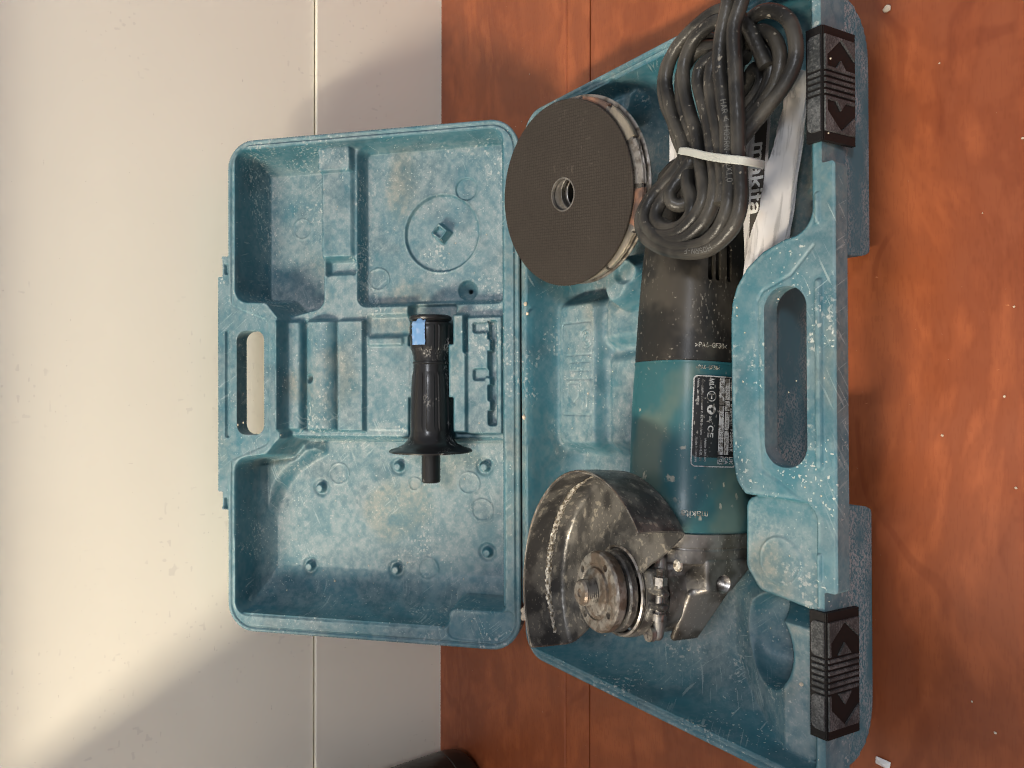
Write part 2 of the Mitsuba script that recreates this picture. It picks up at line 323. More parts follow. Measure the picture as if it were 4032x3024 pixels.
    def relief(self):
        from scipy.ndimage import gaussian_filter as gf
        D = self.D.reshape(self.shape); h = self.h
        proud = np.clip((gf(D, 1.6 / h) - D) / .9 - .10, 0, 1); hollow = np.clip((D - gf(D, 4.5 / h)) / 5.0, 0, 1)
        gx, gy = np.gradient(gf(D, .8 / h), h); flat = 1 / (1 + 2.2 * (gx ** 2 + gy ** 2))
        proud = proud * np.clip((flat - .12) / .4, 0, 1)
        return np.stack([proud.ravel(), np.clip(.85 * flat + .5 * hollow, 0, 1).ravel()], 1)[self.used]
    def skirt(self, W0, W1, rows=3):
        """The wall between the two sheets round every edge of the shell."""
        F = self.F; e = np.vstack([F[:, [0, 1]], F[:, [1, 2]], F[:, [2, 0]]]); key = np.sort(e, 1)
        _, i, n = np.unique(key, axis=0, return_index=True, return_counts=True); e = e[i[n == 1]]
        ids, inv = np.unique(e, return_inverse=True); inv = inv.reshape(-1, 2); k = len(ids); V = []
        for t in np.linspace(0, 1, rows):
            V.append(np.stack([self.U[ids], self.V[ids], W0[ids] * (1 - t) + W1[ids] * t], 1))
        Fs = []
        for r in range(rows - 1):
            a, b = inv[:, 0] + r * k, inv[:, 1] + r * k
            Fs += [np.stack([a, a + k, b + k], 1), np.stack([a, b + k, b], 1)]
        return trimesh.Trimesh(np.vstack(V), np.vstack(Fs), process=False)
def ell(c, a, b, ang=0):
    q = shapely.affinity.scale(Point(0, 0).buffer(1, 32), a, b); return shapely.affinity.translate(shapely.affinity.rotate(q, ang, origin=(0, 0)), *c)
import shapely.affinity
def lump(sh, seed, s, amp):
    return (meshkit.fbm(np.stack([sh.U / s, sh.V / s, np.full(sh.U.size, seed * 7.3)], 1), 3, seed) - .5) * 2 * amp
def rim_lines(sh, cav):
    so = sh.so
    sh.D -= 1.3 * np.exp(-((so + 5.0) / .7) ** 2)           # the raised lip
    sh.D += 1.5 * np.exp(-((so + 3.5) / .65) ** 2)             # the groove outside it
    sh.D += .9 * np.clip((so + 1.0) / 1.0, 0, 1) ** 2        # worn outer edge

outline_side = rounded([(-CW, 0), (CW, 0), (CW, CL), (-CW, CL)], 21)
# ---- base half
b_out = unary_union([rounded([(-CW, 2), (CW, 2), (CW, CL + 20), (-CW, CL + 20)], 19).intersection(sbox(-CW, -5, CW, CL - 14)), rounded([(-CW, CL - 60), (CW, CL - 60), (CW, CL), (-CW, CL)], 10), rounded([(-97, CL - 30), (99, CL - 30), (99, 244), (-97, 244)], 1.5)])
b_slot = rounded([(-42, 206), (45, 206), (45, 229.5), (-42, 229.5)], 11)
sb = Shell(b_out, [b_slot]); U, V = sb.U, sb.V
sb.so = sb.sd(rounded([(-CW, 2), (CW, 2), (CW, 244), (-CW, 244)], 19)); rim_lines(sb, None)
b_cav = rounded([(186, 7), (186, 231), (71, 231), (69, 217), (65, 205), (58, 195), (49, 188), (40, 184.8), (30, 184), (-39, 184.5), (-52, 187), (-62, 196), (-68, 231), (-186, 231), (-186, 7)], 10, 13)
sb.level(b_cav, 42.0, 4.0)
su = np.clip((np.abs(U) - 146) / 39.5, 0, 1); side = 42.0 * np.sqrt(np.maximum(1 - su ** 2, 0))
sv = np.clip((26 - V) / 20, 0, 1); side2 = 42.0 * np.sqrt(np.maximum(1 - sv ** 2.2, 0))
inside = np.clip(-sb.sd(b_cav) / 3, 0, 1)
sb.D = np.where(sb.sd(b_cav) < 2.6, np.minimum(sb.D, np.minimum(side, side2) + 1.2), sb.D)
sb.level(rounded([(-46, 8), (60, 8), (60, 54), (-46, 54)], 9), 25, 12)               # moulded panel with the pictograms
sb.level(rounded([(-44, 55), (20, 55), (20, 112), (-44, 112)], 8), 31, 15)
sb.level(rounded([(24, 55), (64, 55), (70, 112), (30, 112)], 8), 29, 14)
t_ = np.clip(-sb.sd(sbox(-60, 50, 75, 120)) / 12, 0, 1); sb.D += t_ * lump(sb, 3, 22., 3.2)
sb.level(ell((66, 84), 17, 13, 20), 14, 9)                                           # lump beside the discs
sb.level(ell((70, 92), 7, 9, 0), 17, 4)
sb.level(ell((186, 84), 15, 18, 25).intersection(b_cav.buffer(-4)), 13, 6)                                          # lump in the far corner
sb.level(ell((178, 92), 8, 4, 25), 17, 4)
slope = 42.0 - 30 * np.clip((V - 154) / 54, 0, 1) ** 1.1
low = np.clip((-108 - U) / 12, 0, 1) * inside; sb.D = sb.D * (1 - low) + np.minimum(sb.D, slope) * low
dep = np.hypot((U + 136), (V - 188)); bowl = (38.0 + 14.5 * np.clip((V - 172) / 24, 0, 1)) * np.sqrt(np.clip(1 - (dep / 25.0) ** 7, 0, 1)); sb.D = np.where(dep < 25.0, np.maximum(sb.D, bowl), sb.D)
sb.level(rounded([(-58, 185.5), (-97, 185.5), (-108, 194), (-112, 233), (-58, 233)], 8), 10.5, 2.6)   # shelf below the handle
sb.ring((-90, 207), 11.5, .7, .8); sb.raise_(ell((-90, 207), 11, 11), .5, 2)
fade_ = np.clip((U + 122) / 45, 0, 1) * np.clip((140 - U) / 12, 0, 1); fade_ = fade_ * fade_ * (3 - 2 * fade_)
sb.D = np.maximum(sb.D, (10 + np.sqrt(np.maximum(33.5 ** 2 - (V - 152) ** 2, 0))) * (np.abs(V - 152) < 31) * fade_)
# front edge: second line round the handle opening, rail on the bar
pl = rounded([(64, 240), (62, 233), (50, 221), (44, 205), (39, 202), (-25, 202), (-44, 204), (-49, 215), (-58, 229), (-70, 231), (-72, 240)], 3)
sb.D = np.where((V > 235.5) | ((np.abs(U) < 60) & (V > 231)), np.maximum(0, .9 * np.clip((sb.so + 1.2) / 1.2, 0, 1) ** 2), sb.D)
sb.D += .7 * np.exp(-(sb.sd(pl) / .8) ** 2) * (inside < .01) * (V < 234)
sb.raise_(rounded([(-41, 234.4), (46, 234.4), (46, 237.6), (-41, 237.6)], 1.4), 1.9, 1.6)
sb.raise_(rounded([(72, 234.4), (86, 234.4), (86, 236.4), (72, 236.4)], .9), 1.3, 1.0)
sb.raise_(rounded([(-80, 234.4), (-93, 234.4), (-93, 236.4), (-80, 236.4)], .9), 1.3, 1.0)
# pressed pictograms on the panel
def press(sh, line, w, d): sh.D += d * np.exp(-(sh.sd(line.buffer(.05)).clip(0) / w) ** 2)
press(sb, rounded([(43, 14), (43, 47), (-22, 47), (-22, 14)], 3).exterior, .55, .9)
for q in (6.5, 4.2, 1.8): press(sb, Point(31, 41).buffer(q).exterior, .5, .8)
for q in ([(20, 20), (20, 47)], [(3, 20), (3, 47)], [(15, 24), (15, 46)], [(9, 24), (9, 46)], [(6, 36), (18, 36)], [(-4, 38), (-18, 38)], [(-4, 42), (-18, 42)], [(40, 17), (34, 21)], [(0, 22), (0, 33), (-9, 33), (-14, 27), (-9, 21), (0, 22)], [(-6, 22), (-16, 30)]):
    press(sb, LineString(q), .5, .8)
sb.D += inside * lump(sb, 5, 60., 1.0) + lump(sb, 6, 9., .12)
add_later = []
thing('power_tool_case', 'open teal plastic tool case, dusty, holding the grinder', 'tool case')
dusty = .36 + .66 * np.clip(-sb.sd(b_cav.buffer(-2)) / 8, 0, 1) * (.62 + .38 * np.clip((V - 20) / 30, 0, 1))      # dust has settled inside, hands keep the rim and the bar cleaner
base_mesh = sb.build(sb.D)
add('power_tool_case__base', xform(base_mesh, MB), 'm_case', True, sb.relief() * np.stack([np.full(len(sb.used), .55), dusty[sb.used]], 1), label='lower half of the case, lying flat on the desk')
# outer skin of the base
def ramp(s, w): t = np.clip(s / w, 0, 1); return np.sqrt(np.clip(1 - (1 - t) ** 2, 0, 1))
feet = ramp(235.5 - V, 9.0) * .75 + .25 * (V < 235.5)
notch = np.clip(np.minimum(np.minimum(U + 61, 60 - U), V - 197) / 3.0, 0, 1); notch = notch * notch * (3 - 2 * notch)
footend = np.where(V > 197, ramp(np.maximum(U - 59, -U - 60), 11.0), 1.0)
prof = np.minimum(footend, np.minimum(ramp(CW - 9 - np.abs(U), 44.0), feet), ramp(V - 6, 12.)) * (1 - notch)
thin = np.clip(np.maximum(notch, (V - 239.2) / .8), 0, 1)
Wb = np.maximum(19.0 - 9.0 * thin + (H / mm - 19.6) * prof * (1 - thin), sb.D + 1.6)
Wb = np.minimum(Wb, np.maximum(H / mm - .4, sb.D + .5))
add('power_tool_case__base__outer_skin', xform(sb.build(Wb, True), MB), 'm_case_outer', True, label='grained outer skin of the lower half')
add('power_tool_case__base__edge', xform(sb.skirt(sb.D, Wb), MB), 'm_case_plain', 40)

# ---- lid half
l_out = unary_union([rounded([(-CW, 2), (CW, 2), (CW, CL), (-CW, CL)], 22), rounded([(-98, 200), (102, 200), (102, 243), (86, 243), (86, 247), (-84, 247), (-84, 243), (-98, 243)], .8)])
l_slot = rounded([(-39, 206.5), (43, 206.5), (43, 230.5), (-39, 230.5)], 8)
sl = Shell(l_out, [l_slot, Point(72, 48).buffer(1.9)]); U, V = sl.U, sl.V
so_plain = sl.sd(rounded([(-CW, 2), (CW, 2), (CW, CL), (-CW, CL)], 22)); sl.so = so_plain
rim_lines(sl, None); sl.D *= np.clip((242 - V) / 4 + 0, 0, 1)
l_cav = rounded([(185, 15), (185, 229.5), (67, 229.5), (66, 204), (51, 191), (-42, 191), (-56, 201), (-60, 229.5), (-178, 229.5), (-178, 58), (-165, 57), (-165, 15)], 10, 3)
inside = np.clip(-sl.sd(l_cav) / 3, 0, 1)
sl.level(l_cav, 14, 3.6)
sl.level(rounded([(184, 228), (69, 228), (67, 202), (57, 192), (63, 165), (184, 165)], 7, 2), 43, 7)          # deep pocket
sl.level(rounded([(184, 17), (184, 132), (62, 132), (62, 17)], 6), 26, 5)                                        # disc well
sl.level(rounded([(184, 137), (184, 163), (99, 163), (99, 137)], 2.5), 11, 4)                                      # ridge between them
sl.level(rounded([(185, 137), (185, 165), (166, 165), (166, 137)], 2), 8, 3)
sl.level(rounded([(98, 136), (98, 160), (86, 160), (86, 136)], 2.5), 21, 4)
sl.level(rounded([(87, 137), (87, 158), (66, 158), (66, 137)], 3), 14, 5)
sl.level(rounded([(-43, 16), (-43, 190), (-57, 203), (-61, 228), (-177, 228), (-177, 58), (-166, 56), (-166, 16)], 7, 3), 44, 7)   # grinder-head pocket
cut = Polygon([(-49, 178), (-49, 232), (-118, 232), (-118, 178)]).difference(Point(-122, 152).buffer(73, 64)).intersection(l_cav.buffer(-3))
sl.level(cut, 35, 13)
bowl = lambda x: np.sqrt(np.maximum(1 - x ** 2, 0))
gl = np.clip((-U - 142) / 36, 0, 1); gv = np.clip((V - 212) / 20, 0, 1) * np.clip((-U - 60) / 6, 0, 1); gu = np.clip((U - 168) / 17, 0, 1) ; gh = np.clip((24 - V) / 9, 0, 1)
lim = np.minimum(np.minimum(44 * bowl(gl), 46 * bowl(gv * .99)), np.minimum(46 * bowl(gu), 46 * bowl(gh))) + 1.2
sl.D = np.where(sl.sd(l_cav) < 2.4, np.minimum(sl.D, np.maximum(lim, .8)), sl.D)
# disc well details
sl.level(Point(117, 69).buffer(29.5), 28.4, 1.4); sl.ring((117, 69), 30.6, .8, .5)
hexo = Polygon([(117 + 7.2 * math.cos(a), 69 + 7.2 * math.sin(a)) for a in np.radians([5, 95, 185, 275])])
sl.level(hexo.buffer(.3), 19.5, 1.6); sl.level(hexo.buffer(-2.0), 22.5, 1.0)
sl.level(Point(150, 49).buffer(8.5), 27.2, 1.0); sl.ring((83, 121), 8.5, .8, .9)
d7 = np.hypot(U - 72, V - 48); sl.D = np.maximum(sl.D, np.where(d7 < 7.5, 26 + 9 * np.clip(1.15 - d7 / 7.5, 0, 1), 0))
sl.ring((130, 196), 8.2, .8, .6)
# head pocket details
for c in ((-85, 180), (-66, 112), (-65, 40), (-150, 190), (-149, 114), (-132, 38)):
    d = np.hypot(U - c[0], V - c[1]); sl.D += 1.6 * np.exp(-((d - 5.2) / 1.8) ** 2); sl.level(Point(c).buffer(3.6), 40.0, 1.4)
for c in ((-73, 164), (-78, 53), (-99, 42), (-147, 87)): sl.ring(c, 8.5, .7, .7)
sl.ring((-80, 98), 5.2, .5, .7)
# the middle band
inb = np.clip(np.minimum(52 - U, U + 37) / 3, 0, 1)
sl.D += inb * (-6 * np.clip(1 - np.abs((V - 187) / 8.6) ** 6, 0, 1))                                               # flat strip
tubeh = 9.5 * np.sqrt(np.clip(1 - ((V - 163) / 13.) ** 2, 0, 1)); sl.D -= inb * tubeh * (np.abs(V - 163) < 13)      # half-round bar
sl.D += inb * 3.0 * np.exp(-((V - 176.5) / 1.5) ** 2)
d3 = np.hypot(U - 5, V - 171); sl.D += 9 * np.clip(1.2 - d3 / 3.2, 0, 1)
sl.level(rounded([(50, 127), (-36, 127), (-36, 149), (50, 149)], 1.5), 9, 2.4)
sl.level(rounded([(38, 91), (38, 126), (-35, 126), (-35, 91)], 2.5), 13.5, 2.0)
sl.level(rounded([(53, 91), (38, 91), (38, 125), (53, 125)], 3.0), 17, 5.0)
sl.level(rounded([(30, 96), (36, 96), (36, 124), (30, 124)], 2.0), 11.5, 3.0)
sl.level(rounded([(52, 44), (24, 44), (24, 42), (-36, 42), (-36, 60), (-9, 60), (-6, 61), (25, 61), (29, 57), (52, 57)], 1.2), 2.0, 2.4)   # land beside the handle
sl.level(rounded([(50, 16), (-37, 16), (-37, 43), (50, 43)], 1.5), 5.5, 2.0)
sl.level(rounded([(46, 21), (-30, 21), (-30, 26.5), (46, 26.5)], 1.0), 13, 1.6)
for a, b in ((38, 45), (3, 11)): sl.level(rrect(a, b, 27, 38, 1.5), 9.0, 1.6)
for a, b in ((24, 33), (-1, 5), (-20, -12)): sl.level(rrect(a, b, 24.5, 29.5, 1.2), 5.5, 1.4)
cl = np.where(np.abs(V - 72) < 23, 8 + np.sqrt(np.maximum(15.5 ** 2 - (V - 72) ** 2, 0)), 0); wide = (U > 30) | (U < -10)
cl2 = np.where(np.abs(V - 73) < 21, 8 + np.sqrt(np.maximum(20.0 ** 2 - (V - 73) ** 2, 0)), 0)
reach = (U < 60) & (U > -45)
sl.D = np.where(reach & (np.abs(V - 72) < 15.5), np.maximum(sl.D, cl), sl.D); sl.D = np.where(reach & wide & (np.abs(V - 73) < 20), np.maximum(sl.D, cl2), sl.D)
sl.level(rounded([(62, 54), (48, 56), (48, 92), (62, 90)], 4), 25, 4)
sl.level(rounded([(-192, 6), (-164, 6), (-164, 57), (-186, 57)], 6).intersection(l_out.buffer(-5)), 1.5, 2.0)
sl.D += inside * lump(sl, 8, 55., .8) + lump(sl, 9, 8., .10)
# tongue
sl.level(rounded([(50, 202), (64, 236), (100, 238), (100, 250), (-96, 250), (-96, 238), (-60, 236), (-46, 202)], 6, 4), 1.0, 1.2)
sl.level(rrect(-41, 43, 237.6, 240.6, 1.0), 3.2, .9)
for a, b in ((88, 96), (-97, -89)): sl.level(rrect(a, b, 238.6, 241.2, .6), 3.6, .8)
add('power_tool_case__lid', xform(sl.build(sl.D), ML), 'm_case', True, sl.relief() * np.stack([np.full(len(sl.used), .7), (.50 + .44 * np.clip(-sl.sd(l_cav) / 6, 0, 1))[sl.used]], 1), label='upper half of the case, tipped back against the panel')
ton = V > 236.5
profl = np.minimum(np.minimum(ramp(CW - 8 - np.abs(U), 40.0), ramp(236 - V, 10.0)), ramp(V - 6, 12.))
notch = np.clip(np.minimum(np.minimum(U + 56, 60 - U), V - 196) / 3.0, 0, 1); notch = notch * notch * (3 - 2 * notch)
Wl = np.maximum(np.where(ton, 6.0, 15.0 + 36 * profl * (1 - notch)), sl.D + 1.6)
add('power_tool_case__lid__outer_skin', xform(sl.build(Wl, True), ML), 'm_case_outer', True, label='grained outer skin of the lid')
add('power_tool_case__lid__edge', xform(sl.skirt(sl.D, Wl), ML), 'm_case_plain', 40)
# hinge: flat strips and a barrel between the halves
hs = [bx(-.158, .168, -.0024, .0022, .0440, .0543, .0008), cyl((-.150, .0010, .0515), (.160, .0010, .0515), .0022, n=16)]
add('power_tool_case__hinge', cat(hs), 'm_case_plain', 30)
# latches: a bent plate over the front edge, ribs and arrow panels standing on it
def latch(s0, s1):
    k = 'power_tool_case__latch'; i = 0
    while k in scene: i += 1; k = f'power_tool_case__latch_{i:03d}'
    L = s1 - s0
    # local: s along u, t across the fold (t<0 on top, t>0 down the front); height h outward
    def fold(poly, h0, h1):
        ms = []
        for (a, b, top) in ((-7.6, 0.0, True), (0.0, 21.5, False)):
            q = poly.intersection(sbox(-5, a, L + 5, b))
            for g in getattr(q, 'geoms', [q]):
                if g.is_empty or g.area < .05 or g.geom_type != 'Polygon': continue
                e = trimesh.creation.extrude_polygon(g, h1 - h0, engine='earcut'); v = e.vertices.copy(); v[:, 2] += h0; e.vertices = v
                M = frame([s0, 239.0, -1.0], [1, 0, 0], [0, 1, 0], [0, 0, -1]) if top else frame([s0, 239.0, -1.0], [1, 0, 0], [0, .10, .995], [0, .995, -.10])
                ms.append(xform(e, M))
        return cat(ms)
    body = fold(sbox(0, -7.6, L, 21.5), -1.2, 1.0)
    corner = bx(s0, s0 + L, 237.5, 239.6, -1.8, .8)
    scene[k] = mikit.ply(xform(cat([body, corner]), MB), 'm_latch_dark', smooth=False)
    def soft(p, h): return cat([fold(p, .9, h - .25), fold(p.buffer(-.22), h - .3, h)])
    a, m = 4.2, L / 2
    panels = []
    for sgn in (1, -1):
        f = (lambda x: x) if sgn > 0 else (lambda x: L - x)
        pan = rounded([(f(a), -6.6), (f(20), -6.6), (f(20), 20.6), (f(a), 20.6)], .01)
        pan = unary_union([rounded([(f(a), -6.6), (f(20), -6.6), (f(20), 8), (f(a), 8)], 2.6), rounded([(f(a), -1), (f(20), -1), (f(20), 20.6), (f(a), 20.6)], .3)])
        arrow = Polygon([(f(5.2), 10.8), (f(13.6), 1.4), (f(20.5), 1.4), (f(20.5), 6.0), (f(14.6), 10.8), (f(20.5), 15.8), (f(20.5), 20.9), (f(13.4), 20.9)])
        panels.append(soft(pan.difference(arrow.buffer(0)), 1.9))
    scene[k + '__grip_panel'] = mikit.ply(xform(panels[0], MB), 'm_latch', smooth=False)
    scene[k + '__grip_panel_001'] = mikit.ply(xform(panels[1], MB), 'm_latch', smooth=False)
    n = 6
    for j in range(n):
        c = m + (j - (n - 1) / 2) * 2.75
        rb = rounded([(c - .78, -6.4), (c + .78, -6.4), (c + .78, 20.8), (c - .78, 20.8)], .7)
        scene[k + '__rib' + (f'_{j:03d}' if j else '')] = mikit.ply(xform(soft(rb, 1.9), MB), 'm_latch', smooth=False)
    return k
lk = latch(109, 161.5); labels[lk] = {'label': 'upper black latch with arrow marks, near the cable'}
lk = latch(-163.5, -106); labels[lk] = {'label': 'lower black latch with arrow marks, near the grinder head'}

# ------------------------------------------------------------------ the angle grinder
TILT, PHI = math.radians(3.5), math.radians(80)
g_s = np.array([math.sin(TILT) * math.sin(PHI), math.cos(PHI), math.cos(TILT) * math.sin(PHI)]); g_s /= np.linalg.norm(g_s)
g_a = np.array([math.cos(TILT), 0, -math.sin(TILT)])
g_q = np.cross(g_s, g_a)
G0 = np.array([-.1135, -.1500, .0510])
MG = frame(G0, g_a * mm, g_q * mm, g_s * mm)         # local millimetres: along the body, towards the hinge, along the spindle
thing('angle_grinder', 'angle grinder with teal motor housing, black rear body and dusty half guard', 'angle grinder')
def G(key, m, b, smooth=30, **lab): return add('angle_grinder__' + key, xform(m, MG), b, smooth, **lab)
def loft(secs, n=72, ex=2.5, cap=True):
    """secs: (a, rq, rs, cq, cs, exponent); superellipse sections along the body."""
    t = np.linspace(0, 2 * np.pi, n, endpoint=False); V = []
    for (a, rq, rs, cq, cs, e) in secs:
        c, s = np.cos(t), np.sin(t)
        V.append(np.stack([np.full(n, a), cq + rq * np.sign(c) * np.abs(c) ** (2 / e), cs + rs * np.sign(s) * np.abs(s) ** (2 / e)], 1))
    V = np.array(V); k = len(V); F = []
    for i in range(k - 1):
        for j in range(n):
            j2 = (j + 1) % n; F += [[i * n + j, i * n + j2, (i + 1) * n + j2], [i * n + j, (i + 1) * n + j2, (i + 1) * n + j]]
    V = V.reshape(-1, 3)
    if cap:
        b0 = len(V); V = np.vstack([V, V[:n].mean(0), V[-n:].mean(0)])
        for j in range(n):
            j2 = (j + 1) % n; F += [[b0, j2, j], [b0 + 1, (k - 1) * n + j, (k - 1) * n + j2]]
    m = trimesh.Trimesh(V, F, process=False)
    if m.volume < 0: m.faces = np.asarray(m.faces)[:, ::-1]
    return m
SECS = [(33, 31.5, 31.5, 0, 0, 2.7), (36, 32.6, 32.6, 0, 0, 2.7), (44, 32.6, 32.4, 0, 0, 2.7), (50, 31.6, 31.2, 0, 0, 2.7), (58, 30.4, 30.2, 0, 0, 2.7), (72, 29.9, 30.0, 0, 0, 2.8), (95, 29.9, 30.0, 0, 0, 2.9), (112, 29.4, 29.6, 0, 0, 2.9), (121.6, 28.9, 29.2, 0, 0, 2.9), (122.4, 28.5, 28.8, 0, 0, 2.9)]
G('motor_housing', loft(SECS), 'm_tool_teal', 40, label='teal motor housing with the rating plate')
def sect(a):   # body section at a, by interpolation
    A = np.array([s[0] for s in SECS + BSECS[1:]]); return [np.interp(a, A, [s[i] for s in SECS + BSECS[1:]]) for i in range(1, 6)]
BSECS = [(122.9, 28.6, 28.8, 0, 0, 2.9), (124, 29.1, 29.3, 0, 0, 2.9), (150, 28.2, 28.8, 0, 0, 2.9), (180, 27.0, 28.0, 0, -.5, 2.9), (210, 25.4, 26.6, 0, -1.2, 2.8), (232, 22.5, 23.6, 0, -2, 2.6), (238, 18, 19, 0, -2, 2.5)]
rear = man(loft(BSECS))
def slotcut(a0, a1, ang, w=2.1):
    e = sect((a0 + a1) / 2); c, s = math.cos(ang), math.sin(ang)
    y, z = e[0] * np.sign(c) * abs(c) ** (2 / e[4]), e[1] * np.sign(s) * abs(s) ** (2 / e[4])
    sp = m3.Manifold.sphere(w, 16); n = np.array([c, s]); L = []
    for a in (a0 + w, a1 - w):
        for d in (-3.5, 3): L.append(sp.translate((a, y + n[0] * d, z + n[1] * d)))
    return m3.Manifold.batch_hull(L)
for ang in (164, 172, 180):
    for (a0, a1) in ((166, 186), (189, 205), (208, 222)):
        rear = rear - slotcut(a0, a1, math.radians(ang), 1.5)
G('rear_housing', as_mesh(rear), 'm_tool_black', 35, label='black rear housing with air slots')
G('seam_lip', loft([(121.8, 29.2, 29.5, 0, 0, 2.9), (122.5, 29.3, 29.6, 0, 0, 2.9), (123.1, 29.2, 29.5, 0, 0, 2.9)], cap=False), 'm_tool_teal', 40)
# gear head
ring = loft([(17, 29.5, 29.8, 0, 0, 2.9), (18.5, 31.4, 31.4, 0, 0, 2.9), (25, 32.0, 32.0, 0, 0, 2.8), (25.5, 31.7, 31.7, 0, 0, 2.8), (26.1, 31.7, 31.7, 0, 0, 2.8), (26.6, 32.2, 32.2, 0, 0, 2.8), (33.4, 32.8, 32.8, 0, 0, 2.7), (34, 31, 31, 0, 0, 2.7)])
S16 = m3.Manifold.sphere(3.0, 20)
def hullpts(pts, r=3.0): 
    s = m3.Manifold.sphere(r, 20); return m3.Manifold.batch_hull([s.translate(tuple(p)) for p in pts])
cylS = lambda a, q, r, s0, s1, n=40: m3.Manifold.cylinder(s1 - s0, r, r, n).translate((a, q, s0))
gear = m3.Manifold.batch_hull([cylS(0, 0, 23.0, 6, 28), cylS(0, 0, 21, 4, 30), cylS(2, 2, 11, -16, 0)])
neck = m3.Manifold.batch_hull([man(loft([(20, 28.5, 28.5, 0, 0, 2.9), (22, 29.5, 29.5, 0, 0, 2.9)])), cylS(2, 2, 13, -14, 20)])
boss = m3.Manifold.batch_hull([hullpts([(19, -29.5, 10), (19, -29.5, -18), (6, -30.5, 10), (6, -30, -4), (13, -28, -14)], 2.5), cylS(5, -6, 13, -10, 18)])
web = hullpts([(19, -28.5, -16), (4, -29, -3), (-22, -15, 4), (-23, -13, 16), (2, -25, 16), (10, -20, -18)], 2.0)
head = gear + neck + boss + web
hole = m3.Manifold.cylinder(40, 5.0, 5.0, 32).rotate((90, 0, 0)).translate((8.0, -18, 1.0))
head = head - hole
G('gear_head', as_mesh(head), 'm_cast', 35, label='dusty metal gear head with a side handle hole')
G('gear_head__collar', ring, 'm_cast', 35)
G('gear_head__hole_thread', cat([lathe([(4.9, s), (4.3, s + .6), (4.9, s + 1.2)], (8, -20, 1.0), (0, -1, 0), 28) for s in np.arange(0, 11, 1.2)]), 'm_steel', 30)
# bearing box under the guard
bb = m3.Manifold.batch_hull([hullpts([(x, y, 31) for x in (-19, 19) for y in (-19, 19)], 3), cylS(0, 0, 23, 27, 31)])
G('bearing_box', as_mesh(bb), 'm_cast', 35)
def screw(key, a, q, s, r=4.2):
    b = as_mesh(cylS(a, q, r, s, s + 2.6, 28) - m3.Manifold.cube((4.8, 1.1, 2), True).translate((a, q, s + 2.8)) - m3.Manifold.cube((1.1, 4.8, 2), True).translate((a, q, s + 2.8)))
    G(key, b, 'm_steel', 30); 
screw('screw', -18.5, -17.5, 33.5); screw('screw', 19, -17.5, 33.5); screw('screw', -18.5, 17, 33.5); screw('screw', 19, 17, 33.5)
# guard clamp: a split band with two lugs and its bolt
band = lathe([(21.6, 35.5), (24.0, 35.5), (24.2, 38.5), (24.0, 42.0), (21.6, 42.0)], (0, 0, 0), (0, 0, 1), 60)
G('guard_clamp', band, 'm_guard', 30)
for sg in (1, -1):
    lug = hullpts([(sg * 3.2 + 2, -22, 37), (sg * 3.2 + 2, -33, 37), (sg * 3.2 + 2, -22, 40), (sg * 3.2 + 2, -33, 39), (sg * 10 + 2, -20, 38)], 1.6) + hullpts([(sg * 5 + 2, -24, 38.5), (sg * 10 + 2, -21.5, 38.5)], 3.6)
    G('guard_clamp__lug', as_mesh(lug), 'm_guard', 30)
G('guard_clamp__bolt', cat([cyl((-9, -29.5, 38.5), (15, -29.5, 38.5), 1.9, n=20), cyl((9, -29.5, 38.5), (13, -29.5, 38.5), 3.6, n=6), cyl((-8.5, -29.5, 38.5), (-5, -29.5, 38.5), 3.4, n=24)]
  + [lathe([(1.9, s), (2.3, s + .5), (1.9, s + 1)], (13, -29.5, 38.5), (1, 0, 0), 16) for s in np.arange(0, 4, 1)]), 'm_steel', 25)
# the guard: half a dish, its rim rising along the spindle
ga = [-50, 127]; GC = (-4.0, .5)
def sheet(prof, a0, a1, n, th):
    """Sheet metal: the profile swept through an angle, th thick."""
    P = np.array(prof, float); tg = np.gradient(P, axis=0); tg /= np.linalg.norm(tg, axis=1, keepdims=True); N = np.stack([tg[:, 1], -tg[:, 0]], 1)
    loop = np.vstack([P + N * th / 2, (P - N * th / 2)[::-1]]); k = len(loop)
    A = np.radians(np.linspace(a0, a1, n + 1)); V = []
    for a in A: V.append(np.stack([GC[0] + loop[:, 0] * math.cos(a), GC[1] + loop[:, 0] * math.sin(a), loop[:, 1]], 1))
    F = []
    for i in range(n):
        for j in range(k):
            j2 = (j + 1) % k; F += [[i * k + j, i * k + j2, (i + 1) * k + j2], [i * k + j, (i + 1) * k + j2, (i + 1) * k + j]]
    h = k // 2
    for i, fl in ((0, 1), (n, 0)):
        for j in range(h - 1):
            q = [i * k + j, i * k + j + 1, i * k + k - 2 - j, i * k + k - 1 - j]; q = q[::-1] if fl else q
            F += [[q[0], q[1], q[2]], [q[0], q[2], q[3]]]
    m = trimesh.Trimesh(np.vstack(V), F, process=False)
    if m.volume < 0: m.faces = np.asarray(m.faces)[:, ::-1]
    return m
gp = [(22.5, 43.0), (33, 43.0), (36, 42.6), (40, 40.6), (46, 40.0), (56, 39.6), (62, 39.6), (64.3, 40.4), (66.1, 43), (66.4, 48), (66.4, 56), (66.4, 63), (66.4, 66.2), (66.1, 67.0)]
gm = sheet(gp, ga[0], ga[1], 110, 1.7)
gv_ = gm.vertices.copy(); nz = (meshkit.fbm(gv_ / 14., 3, 4) - .5) * 1.4; rr_ = np.hypot(gv_[:, 0] - GC[0], gv_[:, 1] - GC[1])
gv_[:, 0] += nz * (rr_ > 60) * .6; gv_[:, 2] += nz * (rr_ > 60) * .5; gm.vertices = gv_
G('guard', gm, 'm_guard', 40, label='scraped black half guard, dusty inside')
